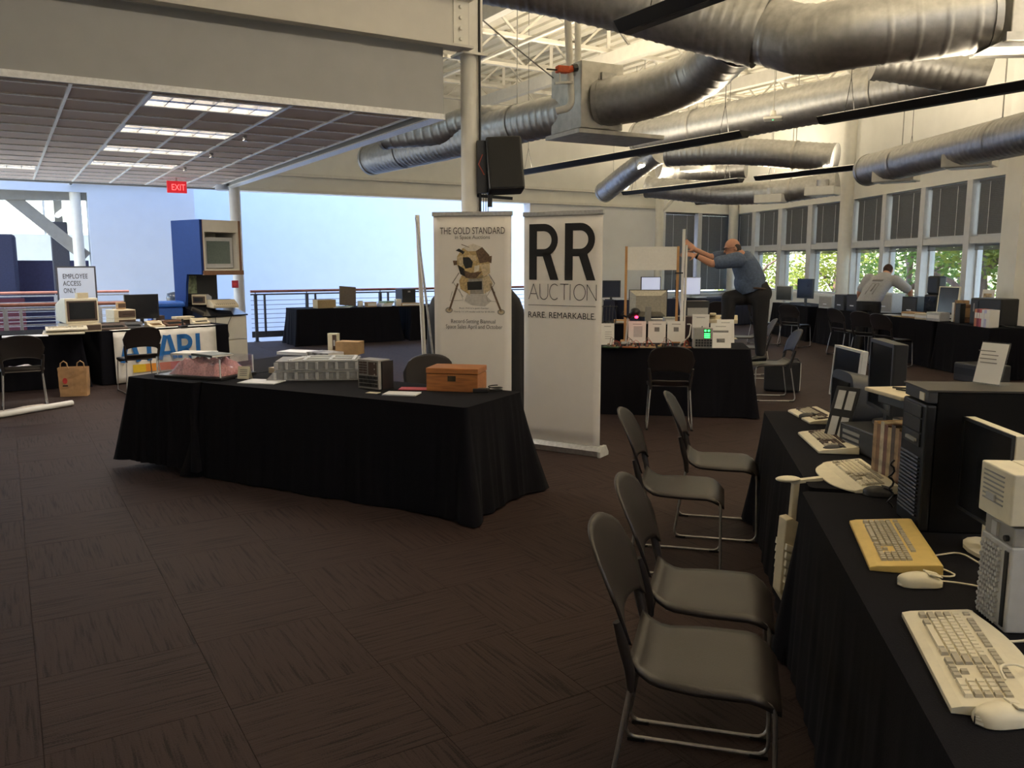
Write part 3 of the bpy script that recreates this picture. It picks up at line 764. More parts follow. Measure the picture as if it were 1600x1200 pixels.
# far tables along the walls
FT = []
for k, (b, a, L, lab) in enumerate(((6.05, 16.75, 2.2, 'black cloth of the gallery table carrying brown sign and boxes'), (8.35, 16.75, 1.83, 'black cloth of the gallery table behind the white pole'),
        (11.9, 16.6, 1.83, 'dark blue cloth of the far table with the dark monitor'), (14.0, 16.6, 1.83, 'dark blue cloth of the far table with the pale screens'), (16.4, 16.3, 1.6, 'dark blue cloth of the far table in the window corner'))):
    p = U(b, a); cloth_table(p, BA, L, .76, lab, seed=40 + k, folds=.8, m=cloth_m if k < 2 else mat('navy_tablecloth', (.016, .018, .040), .9, ns=200, var=.2, bump=.2))
WT = math.atan2(6.0, -.42)                        # direction of the window tables
for k, (x, y, L, lab) in enumerate(((7.05, 12.35, 1.3, 'black cloth of the window table nearest the right pillar'), (6.93, 14.15, 2.1, 'black cloth of the window table where the man bends'), (6.78, 16.35, 2.0, 'black cloth of the window table behind the bending man'), (6.55, 18.6, 2.0, 'black cloth of the farthest window table'))):
    cloth_table(Vector((x, y, 0)), WT, L, .76, lab, seed=50 + k, folds=.6, lean=.02)
# left tables
cloth_table(U(-.40, 12.85), BA, 2.5, .76, 'black cloth of the left table with stacked beige keyboards', seed=61, folds=.8)
LA = math.atan2(.82, 1.0)
pA0, pA1 = G(170, 517, .74), G(345, 507, .74); dA = (pA1 - pA0).normalized(); nA = Vector((-dA.y, dA.x, 0)); LAz = math.atan2(dA.y, dA.x)
cA = (pA0 + pA1) / 2; cA.z = 0; LA_len = (pA1 - pA0).length + .25
cloth_table(cA + nA * .38, LAz, LA_len, .76, 'black cloth of the left table behind the blue lettered banner', seed=66, folds=.05, lean=.008)

# ---------------------------------------------------------------- chairs
def make_chair():
    t = thing('stacking_chair', '', 'chair')
    g = []
    for i in range(15):
        x = -.215 + .435 * i / 14
        f = (x + .215) / .435; hy = .185 + .04 * min(1, f * 2.2)
        if f > .86: hy -= .05 * ((f - .86) / .14) ** 2
        row = []
        for j in range(13):
            u = -1 + 2 * j / 12
            z = .452 - .008 * (1 - u * u) * (1 if f < .85 else .5)
            if f > .78: z -= .055 * ((f - .78) / .22) ** 2
            if f < .22: z += .055 * ((.22 - f) / .22) ** 2
            z -= .010 * abs(u) ** 6
            row.append((x, u * hy, z))
        g.append(row)
    m = MB(); m.sheet(g, (0, 0, -.016)); m.build('seat', chair_m, t)
    g = []
    for i in range(15):
        row = []
        for j in range(15):
            u = -1 + 2 * j / 14
            zt = .70 + .155 * max(0.0, 1 - abs(u) ** 2.4) ** (1 / 2.4)
            zb = .545 + .05 * max(0.0, 1 - u * u) ** .5
            f = i / 14; z = zb + (zt - zb) * f
            hw = .232 - .035 * max(0, (.70 - z) / .16)
            x = -.222 - .30 * (z - .50) - .18 * max(0, z - .66) ** 1.3 * 1.2 + .030 * abs(u) ** 2
            row.append((x, u * hw, z))
        g.append(row)
    m = MB(); m.sheet(g, (-.013, 0, .003))
    for s_ in (-1, 1):
        m.tube([(-.250, s_ * .212, .62), (-.232, s_ * .203, .55), (-.212, s_ * .195, .47), (-.206, s_ * .19, .40)], [.012, .017, .016, .012], 8)
    m.build('backrest', chair_m, t)
    for s_ in (-1, 1):
        y = s_ * .20
        path = smooth_path([(-.206, y - s_ * .008, .43), (-.275, y + s_ * .02, .010), (.212, y + s_ * .02, .010), (.200, y, .425), (-.17, y * .92, .432)], .02, .05)
        m = MB(); m.tube(path, .0072, 8); fr = m.build('sled_frame', chrome, t)
        for x0 in (-.26, .15):
            m = MB(); m.box(x0, x0 + .06, y + s_ * .02 - .012, y + s_ * .02 + .012, 0, .012); m.build('glide', black_m, fr)
    for x in (-.12, .15):
        m = MB(); m.cyl((x, -.195, .428), (x, .195, .428), .006, n=6); m.build('cross_bar', chrome, t)
    return t
chair0 = make_chair(); chair_used = [False]
def chair(loc, face, label, group='black stacking chairs'):
    loc = Vector((loc[0], loc[1], 0.0))
    if not chair_used[0]:
        chair_used[0] = True; o = chair0; o.location = loc; o.rotation_euler = (0, 0, R(face)); o['label'] = label; o['group'] = group; return o
    return copy_tree(chair0, loc, R(face), label, group)
chair((.60, 2.43), -15, 'nearest black stacking chair at the bottom of the keyboard row')
chair((.745, 2.96), -15, 'second black stacking chair, right behind the nearest one')
chair((.94, 4.44), -14, 'third black stacking chair of the keyboard row with tan sheen on its seat')
chair((1.30, 5.03), -14, 'farthest black stacking chair of the keyboard row')
chair((1.60, 8.38), 82, 'black stacking chair tucked at the centre exhibit table, seen from behind')
chair((-.80, 6.95), -105, 'black stacking chair inside the booth between bubble wrap table and banner')
chair(U(.12, 11.05), 122, 'black stacking chair on the far left with plastic wrap on its seat')
chair(U(-.48, 11.35), 118, 'black stacking chair cut off by the left picture edge')
chair((-4.86, 10.75), 128, 'black stacking chair in front of the blue lettered banner')
chair(G(1202, 566, .45), 176, 'black stacking chair the man in blue shirt stands on')
chair(G(1172, 541, .45), 172, 'black stacking chair behind the chair the man stands on')
chair(G(1160, 525, .45), 170, 'black stacking chair half hidden behind the climbing man')
for (px, py, fc, lab) in ((1196, 503, 25, 'far black stacking chair left of the window tables'), (1243, 506, 40, 'black stacking chair left of the dark window monitor table'),
        (1325, 516, 15, 'black stacking chair beside the bending man on the left'), ((6.10, 14.10), None, 30, 'black stacking chair just right of the bending man'),
        ((6.16, 13.42), None, 20, 'black stacking chair with tan seat at the window table'), (1128, 500, 60, 'distant black stacking chair under the man in blue shirt')):
    p = Vector(px).to_3d() if py is None else G(px, py, .45); chair(p, fc, lab)

# ---------------------------------------------------------------- roll-up banners
banner_m = mat('banner_vinyl', (.88, .83, .77), .55, ns=5, var=.02)
def rollup(label, c, rz, W, H):
    t = thing('rollup_banner', label, 'banner', (c[0], c[1], 0), rz)
    g = [[(-W / 2 + W * i / 10, .0012 * math.sin(i * .6) * (1 - j / 14), .07 + (H - .09) * j / 14) for i in range(11)] for j in range(15)]
    m = MB(); m.sheet(g, (0, .004, 0)); m.build('banner_sheet', banner_m, t)
    m = MB(); m.box(-W / 2 - .01, W / 2 + .01, -.012, .016, H - .02, H + .018); m.build('top_bar', alu, t, bev=.004)
    m = MB(); m.prism([(-.06, .005), (.09, .005), (.09, .03), (.05, .085), (-.03, .085), (-.06, .05)], -W / 2 - .012, W / 2 + .012, 'yz'); m.build('base', alu, t)
    for s_ in (-1, 1):
        m = MB(); x = s_ * (W / 2 + .012); m.prism([(-.07, 0), (.10, 0), (.10, .03), (.05, .095), (-.03, .095), (-.07, .05)], min(x, x + s_ * .03), max(x, x + s_ * .03), 'yz'); m.build('end_cap', lightgrey, t, bev=.004)
    m = MB(); m.cyl((0, .04, .08), (0, .025, H), .009, n=8); m.build('support_pole', alu, t)
    return t.children[0]
def arc(cx, cz, r, a0, a1, n=14, rx=None): return [(cx + (rx or r) * math.cos(R(a0 + (a1 - a0) * i / n)), cz + r * math.sin(R(a0 + (a1 - a0) * i / n))) for i in range(n + 1)]
pL, pR = G(817, 697), G(938, 713)
dB = (pR - pL); rzB = math.atan2(dB.y, dB.x); WB = dB.length - .02
bn = rollup('white roll-up banner with huge black letters RR', (pL + pR) / 2, rzB, WB, 2.07)
YP = -.0032                                          # print lies just on the sheet
def bigR(m, x, z, w_, h, y):
    sw = w_ * .27
    m.poly([(x, y, z), (x + sw, y, z), (x + sw, y, z + h), (x, y, z + h)])
    ro = h * .29; ri = ro - sw * .82; cx = x + w_ - ro; cz = z + h - ro
    m.poly([(x + sw, y, z + h - sw * .82), (cx, y, z + h - sw * .82), (cx, y, z + h), (x + sw, y, z + h)])
    m.poly([(x + sw, y, z + h - 2 * ro), (cx, y, z + h - 2 * ro), (cx, y, z + h - 2 * ro + sw * .82), (x + sw, y, z + h - 2 * ro + sw * .82)])
    a = arc(cx, cz, ro, -90, 90, 18); b = arc(cx, cz, ri, -90, 90, 18)
    for i in range(18): m.poly([(a[i][0], y, a[i][1]), (a[i + 1][0], y, a[i + 1][1]), (b[i + 1][0], y, b[i + 1][1]), (b[i][0], y, b[i][1])])
    zl = z + h - 2 * ro + sw * .4
    m.poly([(x + w_ * .74, y, z), (x + w_ * 1.03, y, z), (x + w_ * .74, y, zl), (x + w_ * .44, y, zl)])
zt = 2.07
m = MB(); lw = WB * .375; bigR(m, -WB * .43, 1.505, lw, .48, YP); m.build('letter', ink, bn)
m = MB(); bigR(m, WB * .035, 1.505, lw, .48, YP); m.build('letter', ink, bn)
# thin word below, one stroke letter after another
cell = WB * .86 / 7; H0 = 1.335; HH = .135; lets = []
def L_(ch, x, w_):
    h = HH; z = H0
    return {'A': [[(x, z), (x + w_ / 2, z + h), (x + w_, z)], [(x + w_ * .2, z + h * .36), (x + w_ * .8, z + h * .36)]],
            'U': [[(x, z + h), (x, z + h * .4)] + arc(x + w_ / 2, z + h * .36, h * .36, 180, 360, 10, w_ / 2) + [(x + w_, z + h)]],
            'C': [arc(x + w_ * .55, z + h / 2, h / 2, 50, 310, 16, w_ * .55)], 'T': [[(x, z + h), (x + w_, z + h)], [(x + w_ / 2, z + h), (x + w_ / 2, z)]],
            'I': [[(x, z), (x, z + h)]], 'O': [arc(x + w_ / 2, z + h / 2, h / 2, 0, 360, 22, w_ / 2)], 'N': [[(x, z), (x, z + h), (x + w_, z), (x + w_, z + h)]]}[ch]
x = -WB * .44; m = MB()
for ch, w_ in (('A', .105), ('U', .088), ('C', .095), ('T', .09), ('I', .02), ('O', .12), ('N', .095)):
    for st in L_(ch, x, w_):
        for q in range(len(st) - 1): m.ribbon([st[q], st[q + 1]], .0062, YP)
    x += w_ + .018
wtot = x - .018 + WB * .44
m.v = [((v[0] + WB * .44) * (WB * .87 / wtot) - WB * .435, v[1], v[2]) for v in m.v]
m.build('thin_lettering', ink, bn)
m = MB(); m.ribbon([(-WB * .44, 1.285), (WB * .43, 1.285)], .004, YP); m.build('rule', ink, bn)
text('RARE. REMARKABLE.', bn, ink, -.005, 1.175, WB * .87, .075, YP)
# lunar lander banner
gL, gR = D(677, 340, 7.55), D(799, 337, 7.40)
dG = gR - gL; rzG = math.atan2(dG.y, dG.x); WG = math.hypot(dG.x, dG.y)
gn = rollup('white roll-up banner printed with a gold lunar lander', (gL + gR) / 2, rzG, WG, gL.z + .03)
HG = gL.z + .03; S = WG / 125.0                       # metres per photo pixel on the sheet
def gx(px): return (px - 737.5) * S
def gz(py): return HG - (py - 336) * S
txt = mat('brown_grey_ink', (.10, .085, .075), .8)
text('THE GOLD STANDARD', gn, txt, gx(738), gz(367), 104 * S, .085, YP)
text('in Space Auctions', gn, txt, gx(738), gz(374.5), 56 * S, .045, YP)
text("Buzz Aldrin's gold Cartier", gn, inkg, gx(740), gz(483), 48 * S, .02, YP)
text('Nearly 1:1 LM model sold for $140,000', gn, inkg, gx(740), gz(488.5), 66 * S, .02, YP)
text('Record-Setting Biannual', gn, txt, gx(738.5), gz(505.5), 72 * S, .05, YP)
text('Space Sales April and October', gn, txt, gx(739.5), gz(514), 92 * S, .05, YP)
cols = [mat('print_gold', (.50, .36, .17), .6, ns=60, var=.3), mat('print_tan', (.62, .50, .32), .6, ns=60, var=.2), mat('print_brown', (.16, .10, .06), .6, ns=60, var=.3), mat('print_black', (.02, .02, .02), .6), mat('print_grey', (.33, .30, .26), .6, ns=40, var=.2), mat('print_pale', (.72, .66, .55), .6), mat('print_shadow', (.55, .52, .48), .7)]
m = MB()
def P2(pts, mi, dy=0): m.poly([(gx(x), YP - .0002 * dy, gz(y)) for x, y in pts], mi)
def Z(x, y): return (660 + x / 4.8, 310 + y / 4.8)       # from the enlarged crop
def PZ(pts, mi, dy=0): P2([Z(*p) for p in pts][::-1], mi, dy)
PZ([(330, 720), (470, 720), (520, 770), (470, 810), (370, 800), (310, 770)], 6)
PZ([(290, 580), (500, 580), (530, 640), (510, 690), (460, 718), (340, 718), (280, 680), (270, 620)], 4, 1)
PZ([(290, 580), (340, 600), (345, 718), (280, 680), (270, 620)], 0, 2); PZ([(450, 600), (500, 580), (530, 640), (510, 690), (460, 718)], 1, 2)
PZ([(255, 440), (300, 375), (380, 345), (450, 370), (505, 430), (510, 560), (460, 600), (340, 610), (280, 570), (255, 500)], 0, 1)
PZ([(300, 375), (380, 345), (450, 370), (400, 400), (340, 400)], 5, 2); PZ([(400, 400), (450, 370), (505, 430), (490, 480), (430, 490)], 2, 2)
PZ([(430, 500), (505, 490), (510, 560), (460, 590)], 1, 2); PZ([(300, 445), (350, 445), (378, 480), (370, 520), (320, 530), (302, 490)], 3, 3)
PZ([(330, 430), (400, 430), (410, 470), (375, 470)], 1, 3); PZ([(300, 540), (360, 560), (450, 550), (400, 600), (320, 598)], 2, 3)
PZ([(255, 440), (300, 430), (305, 500), (275, 520)], 1, 2); PZ([(260, 500), (310, 530), (320, 590), (280, 570)], 3, 3); PZ([(390, 510), (430, 500), (425, 545), (385, 560)], 5, 3)
PZ([(245, 395), (270, 380), (315, 405), (300, 425), (285, 410)], 3, 2); PZ([(470, 440), (525, 435), (520, 490), (495, 480)], 2, 2); PZ([(222, 470), (255, 470), (255, 500), (230, 505)], 2, 2)
PZ([(332, 628), (447, 622), (447, 685), (335, 690)], 3, 3); PZ([(340, 690), (356, 690), (354, 725), (342, 725)], 1, 3)
def st(pts, w_, mi, dy=2): m.ribbon([(gx(Z(*p)[0]), gz(Z(*p)[1])) for p in pts], w_ * S / 4.8, YP - .0002 * dy, mi)
st([(270, 560), (215, 640)], 8, 4); st([(260, 640), (190, 845)], 15, 2); st([(500, 570), (545, 640)], 8, 4); st([(510, 640), (595, 850)], 15, 2)
st([(270, 680), (300, 765), (195, 770), (215, 700)], 4, 4); st([(470, 690), (490, 770), (560, 775), (545, 700)], 4, 4); st([(290, 350), (350, 372)], 5, 2); st([(222, 630), (300, 740)], 4, 4); st([(545, 640), (480, 740)], 4, 4)
for cx, cy in ((188, 842), (594, 852)):
    P2([(Z(cx, cy)[0] + 6.2 * math.cos(a * .5236), Z(cx, cy)[1] + 4.6 * math.sin(a * .5236)) for a in range(12)][::-1], 4, 1); P2([(Z(cx, cy)[0] + 4.2 * math.cos(a * .5236), Z(cx, cy)[1] + 2.6 * math.sin(a * .5236)) for a in range(12)][::-1], 1, 2)
m.build('lander_print', cols, gn)
# leaning poles left of the banner
p0, p1 = D(663, 560, 7.95), D(652, 336, 7.95)
d = (p1 - p0) / (p1.z - p0.z); base = p0 - d * p0.z
m = MB(); m.tube([Vector((0, 0, 0)), p1 - base], .021, 10); single('white_pole', m, paper, 'tall white pole leaning left of the lunar lander banner', 'pole', base)
p0, p1 = D(679, 575, 7.82), D(650, 340, 7.82); d = (p1 - p0) / (p1.z - p0.z); base = p0 - d * p0.z
m = MB(); m.tube([Vector((0, 0, 0)), p1 - base], .011, 8); single('metal_pole', m, alu, 'thin grey metal pole leaning across the white pole', 'pole', base)
# equipment under a black cover behind the lander banner
c = D(744, 500, 8.35); c.z = 0
m = MB(); rows = []
for j in range(15):
    f = j / 14; z = .02 + 1.49 * f; row = []
    for i in range(40):
        a = 2 * math.pi * i / 40
        hx, hy = .50 - .02 * f, .24
        k_ = 1 if f < .75 else math.sqrt(max(0, 1 - ((f - .75) / .25) ** 2 * .96))
        ca, sa = math.cos(a), math.sin(a); q = (abs(ca) ** 3.2 + abs(sa) ** 3.2) ** (-1 / 3.2)
        wv = 1 + .05 * math.sin(a * 9 + f * 2) * (1 - f)
        row.append((hx * q * ca * k_ * wv, hy * q * sa * (.4 + .6 * k_) * wv, z))
    rows.append(row)
vs = [p for r_ in rows for p in r_]
fs = [(j * 40 + i, j * 40 + (i + 1) % 40, (j + 1) * 40 + (i + 1) % 40, (j + 1) * 40 + i) for j in range(14) for i in range(40)]
m.add(vs, fs, 0, True); m.add(vs[-40:], [tuple(range(40))], 0, True)
single('covered_equipment', m, mat('black_cover', (.012, .012, .016), .8, ns=120, var=.2, bump=.2), 'tall equipment under a black cover behind the lunar lander banner', 'covered case', c, R(-12))

# ---------------------------------------------------------------- keyboards and mice
key_me = {}
def keycap(w_, d, h, m):
    k = (round(w_, 4), round(d, 4), round(h, 4), m.name)
    if k not in key_me:
        b = MB(); t_ = .18
        vs = [(-w_ / 2, -d / 2, 0), (w_ / 2, -d / 2, 0), (w_ / 2, d / 2, 0), (-w_ / 2, d / 2, 0), (-w_ / 2 + t_ * d * .7, -d / 2 + t_ * d * .5, h), (w_ / 2 - t_ * d * .7, -d / 2 + t_ * d * .5, h), (w_ / 2 - t_ * d * .7, d / 2 - t_ * d, h), (-w_ / 2 + t_ * d * .7, d / 2 - t_ * d, h)]
        b.add(vs, [(4, 5, 6, 7), (0, 1, 5, 4), (1, 2, 6, 5), (2, 3, 7, 6), (3, 0, 4, 7)]); me = b.mesh('key'); me.materials.append(m); key_me[k] = me
    return key_me[k]
def keyboard(label, loc, rz, W, Dp_, mb_, mk, mk2, single_keys=False, h0=.018, h1=.034, wrist=0.0, group='beige keyboards of the right row', bulge=0.0, block=(.03, .03)):
    t = thing('keyboard', label, 'keyboard', loc, rz, group)
    prof = [(-Dp_ / 2, 0), (Dp_ / 2, 0), (Dp_ / 2, h1), (Dp_ / 2 - .012, h1 + .002), (-Dp_ / 2 + .02, h0), (-Dp_ / 2, h0 - .006)]
    m = MB(); m.prism(prof, -W / 2, W / 2, 'yz')
    if bulge:
        g = []
        for i in range(17):
            u = -1 + 2 * i / 16; yb = Dp_ / 2 + bulge * (1 - u * u)
            g.append([(u * W / 2, Dp_ / 2 - .002, h1), (u * W / 2, yb, h1 - .004)])
        m.sheet(g, (0, 0, -(h1 - .006)), sm=False)
    if wrist:
        g = []
        for i in range(17):
            u = -1 + 2 * i / 16
            g.append([(u * W / 2 * (.97), -Dp_ / 2 - wrist * (1 - abs(u) ** 3) * .98 - .002, .007), (u * W / 2, -Dp_ / 2 + .002, h0 - .005)])
        m.sheet(g, (0, 0, -.006), sm=False)
    body = m.build('keyboard_body', mb_, t, bev=.003)
    u = (W - block[0] * 2) / 23.2                # key pitch: 15 main + .4 + 3 + .4 + 4 + ...
    u = min(u, .0195)
    x0 = -W / 2 + block[0]; y1 = Dp_ / 2 - block[1]
    def surf(y): return h0 + (h1 - h0) * (y + Dp_ / 2) / Dp_ - .002
    tilt = math.atan2(h1 - h0, Dp_)
    keys = []
    def row(x, r, ws, ms=None):
        y = y1 - (r + (.35 if r > 0 else 0) + .5) * u * 1.0
        for q, w_ in enumerate(ws):
            if w_ > 0: keys.append((x + w_ * u / 2, y, w_ * u * .93, u * .93, (ms[q] if ms else 0)))
            x += abs(w_) * u
    row(x0, 0, [1, -1, 1, 1, 1, 1, -.5, 1, 1, 1, 1, -.5, 1, 1, 1, 1], [1] * 16)
    row(x0, 1, [1] * 13 + [2], [0] * 13 + [1]); row(x0, 2, [1.5] + [1] * 12 + [1.5], [1] + [0] * 12 + [1]); row(x0, 3, [1.75] + [1] * 11 + [2.25], [1] + [0] * 11 + [1])
    row(x0, 4, [2.25] + [1] * 10 + [2.75], [1] + [0] * 10 + [1]); row(x0, 5, [1.5, -1, 1.5, 7, 1.5, -1, 1.5], [1, 0, 1, 0, 1, 0, 1])
    xn = x0 + 15.3 * u
    row(xn, 0, [1, 1, 1], [1] * 3); row(xn, 1, [1, 1, 1], [1] * 3); row(xn, 2, [1, 1, 1], [1] * 3); row(xn, 4, [-1, 1, -1], [1] * 3); row(xn, 5, [1, 1, 1], [1] * 3)
    xn += 3.3 * u
    for r in range(1, 6): row(xn, r, [1, 1, 1, 1] if r < 5 else [2, 1, 1], [1 if r == 1 else 0] * 3 + [1])
    if single_keys:
        for (x, y, w_, d, q) in keys:
            o = bpy.data.objects.new('key', keycap(w_, d, .009, mk2 if q else mk)); col.objects.link(o); o.parent = body
            o.location = (x, y, surf(y)); o.rotation_euler = (tilt, 0, 0)
    else:
        m = MB()
        for (x, y, w_, d, q) in keys:
            z = surf(y); t_ = .15 * d; hh = .009
            vs = [(x - w_ / 2, y - d / 2, z), (x + w_ / 2, y - d / 2, z), (x + w_ / 2, y + d / 2, z + .001), (x - w_ / 2, y + d / 2, z + .001), (x - w_ / 2 + t_, y - d / 2 + t_ * .6, z + hh), (x + w_ / 2 - t_, y - d / 2 + t_ * .6, z + hh), (x + w_ / 2 - t_, y + d / 2 - t_, z + hh + .001), (x - w_ / 2 + t_, y + d / 2 - t_, z + hh + .001)]
            m.add(vs, [(4, 5, 6, 7), (0, 1, 5, 4), (1, 2, 6, 5), (2, 3, 7, 6), (3, 0, 4, 7)], q)
        o = m.build('keys', [mk, mk2], t); o['kind'] = 'stuff'
    return t
rzKB = math.atan2(-KD.y, -KD.x)
def on(px, py, z=TT): return G(px, py, z)
keyboard('wide ivory keyboard with rounded back nearest the bottom right', Vector((1.035, 1.80, TT)), rzKB + R(-3), .485, .165, ivory, ivory, keyg, True, bulge=.045, block=(.022, .012))
keyboard('yellowed keyboard left of the black tower', Vector((1.225, 2.58, TT)), rzKB + R(-4), .47, .20, yellowed, keyg, keyg, block=(.03, .05))
keyboard('ivory keyboard with curved wrist rest in the middle of the row', Vector((1.475, 3.45, TT)), rzKB + R(6), .47, .17, ivory, ivory, keyg, wrist=.07, block=(.025, .02))
keyboard('beige keyboard with brown keys and shiny front edge', Vector((1.60, 4.14, TT)), rzKB + R(4), .46, .19, ivory, keyg, brownp, block=(.03, .035))
keyboard('small beige keyboard at the far end of the row', Vector((1.79, 4.86, TT)), rzKB + R(10), .40, .18, ivory, keyg, brownp, block=(.02, .04))
def mouse(label, px, py, m, L=.115, rz=None, cord=None):
    p = on(px, py); t = thing('computer_mouse', label, 'mouse', p, rzKB + (rz or 0), 'computer mice of the right row')
    g = []
    for i in range(13):
        f = i / 12; y = -L / 2 + L * f; hw = .031 * (1 - abs(2 * f - 1) ** 3.2) ** .5 + .002; row = []
        for j in range(11):
            a = math.pi * j / 10; hh = .036 * (math.sin(math.pi * min(1, f * .8 + .15)) ** .7)
            row.append((hw * math.cos(a), y, .003 + hh * math.sin(a) ** .8))
        g.append(row)
    k = MB(); k.sheet(g, (0, 0, -.002)); sh_ = k.build('shell', m, t)
    for sx in (-1, 1):
        k = MB(); k.cbox((sx * .012, L * .27, .033), (.018, L * .3, .004), rx=R(-14)); k.build('button', m, sh_, bev=.001)
    if cord:
        k = MB(); k.tube(smooth_path([Vector((0, L / 2 - .005, .012))] + [Vector(q) for q in cord], .02, .1), .0028, 6); k.build('cord', m, t)
    return t
mouse('black mouse beside the small far keyboard', 1264, 655, dark_m)
mouse('black mouse beside the brown-keyed keyboard', 1305, 707, dark_m)
mouse('black mouse in front of the wrist rest keyboard', 1372, 774, dark_m)
mouse('slim ivory mouse near the yellowed keyboard', 1437, 914, ivory, .13, R(10), [(.0, .12, .006), (.04, .19, .004), (.0, .26, .004)])
mouse('large ivory mouse at the bottom right corner', 1566, 1127, ivory, .125, R(20), [(.0, .1, .006), (-.06, .16, .006), (-.02, .26, .006)])
def cable(label, pts, r=.003, m=None):
    p0 = Vector(pts[0]); k = MB(); k.tube(smooth_path([Vector(p) - p0 for p in pts], .015, .12), r, 6)
    return single('cable', k, m or ivory, label, 'cable', p0)
z_ = TT + .004
cable('ivory cable looping beside the yellowed keyboard', [on(1462, 868, z_), on(1500, 862, z_), on(1530, 880, z_), on(1550, 884, z_)])
cable('ivory cable coiled between yellowed keyboard and ivory mouse', [on(1450, 886, z_), on(1456, 897, z_), on(1480, 902, z_), on(1496, 899, z_), on(1470, 888, z_), on(1465, 882, z_)])
cable('ivory cable from the white computer across the black cloth', [on(1532, 990, z_), on(1560, 1003, z_), on(1600, 1002, z_), on(1650, 990, z_)], .0035)
cable('ivory cable curling over the back of the wide keyboard', [on(1570, 1062, .80), on(1560, 1040, .81), on(1590, 1036, .80), on(1640, 1070, z_)])

# ---------------------------------------------------------------- computers of the right row
# big black tower
tw = thing('tower_computer', 'big black tower computer with louvred front', 'computer', kt(2.45, .08) + Vector((0, 0, TT)), rzK)
Wt, Ht, Dt = .215, .485, .60                     # local x along the row (far +), local -y = depth away from the chairs
tw.location = Vector((1.385, 2.74, TT)); tw.rotation_euler = (0, 0, R(84))
m = MB(); m.box(0, Wt, -Dt, -.035, 0, Ht); m.build('case', mat('tower_steel', (.0045, .004, .004), .6, ns=90, spec=.15), tw, bev=.004)
m = MB(); m.box(.0, Wt, -.035, .0, .0, Ht - .045); fp = m.build('front_panel', mat('tower_front', (.010, .010, .012), .45, spec=.3), tw, bev=.008)
for i in range(16):
    k = MB(); k.cbox((Wt / 2, .003, .05 + i * .0135), (Wt - .05, .008, .006), rx=R(20)); k.build('louvre', black_m, fp)
for i, (z0, z1) in enumerate(((.29, .335), (.34, .385), (.39, .43))):
    k = MB(); k.box(.03, Wt - .03, .0, .006, z0, z1); k.build('drive_bay', black_m, fp, bev=.002)
k = MB(); k.box(.05, Wt - .08, .006, .014, .305, .315); k.build('drive_slot', greyp, fp)
k = MB(); k.box(.0, Wt, -.035, -.005, Ht - .04, Ht); k.build('top_bezel', dark_m, tw, bev=.004)
k = MB(); k.box(.03, .07, -.004, -.001, Ht - .035, Ht - .008); k.build('badge', ivory, tw)
m = MB(); m.box(-.004, Wt + .004, -Dt - .004, .0, Ht, Ht + .006); m.build('top_cover', mat('brown_black', (.030, .026, .022), .55, ns=12, var=.2), tw)  # top cover is browner and paler than the case
ztw = TT + Ht + .007
p = Vector((1.66, 2.86, ztw)); t = thing('sign_holder', 'clear tilted sign holder with printed sheet on top of the black tower', 'sign', p, R(-62))
m = MB(); m.cbox((0, 0, .075), (.10, .004, .15), rx=R(-16)); m.build('acrylic_back', glass_mat('clear_acrylic', (.96, .98, 1), .08, .05), t)
m = MB(); m.cbox((0, -.004, .075), (.094, .001, .142), rx=R(-16)); m.build('sheet', paper, t)
m = MB(); m.box(-.05, .05, -.02, .05, 0, .004); m.build('foot', MATS['clear_acrylic'], t)
for i in range(8):
    k = MB(); z = .02 + i * .014; k.cbox((-.008 if i % 3 else 0, -.0052 - (.075 - z) * -.287 - .0, z), (.06, .0006, .003), rx=R(-16)); k.build('print_line', inkg, t)
m = MB(); m.box(-.03, .03, -.018, .018, 0, .006); single('name_card', m, ivory, 'small ivory card lying on top of the black tower', 'card', Vector((1.82, 2.83, ztw)), R(-4), bev=.002)
# dark flat monitor with ivory rim between tower and white computer
def lcd(label, loc, rz, w_, h, m=black_m, scr=None, stand=.10, th=.035, rim=.016, tilt=0, name='flat_monitor', group='flat monitors', base=True, frame=None):
    t = thing(name, label, 'monitor', loc, rz, group)
    M_ = Matrix.Translation((0, 0, stand)) @ Matrix.Rotation(R(tilt), 4, 'X')
    k = MB(); k.box(-w_ / 2, w_ / 2, -th / 2, th / 2, 0, h, 0, M_); cs = k.build('casing', m, t, bev=.004)
    k = MB()
    for (a, b, c, d) in ((-w_ / 2, w_ / 2, 0, rim), (-w_ / 2, w_ / 2, h - rim, h), (-w_ / 2, -w_ / 2 + rim, rim, h - rim), (w_ / 2 - rim, w_ / 2, rim, h - rim)): k.box(a, b, -th / 2 - .006, -th / 2, c, d, 0, M_)
    k.build('bezel', frame or m, cs)
    k = MB(); k.box(-w_ / 2 + rim, w_ / 2 - rim, -th / 2 - .002, -th / 2, rim, h - rim, 0, M_); k.build('screen', scr or screen_m, cs)
    if base:
        k = MB(); k.box(-.025, .025, .0, .03, .008, stand + h * .4, 0); k.build('stand_neck', m, t)
        k = MB(); k.prism([(.11 * math.cos(a * .3927) * (1.1), .08 * math.sin(a * .3927) + .03) for a in range(16)], 0, .012, 'xy'); k.build('stand_foot', m, t)
    return t
lcd('black flat monitor with ivory rim beside the black tower', Vector((1.50, 2.54, TT)), R(-94), .32, .31, ivory, screen_m, .10, rim=.010, frame=black_m)
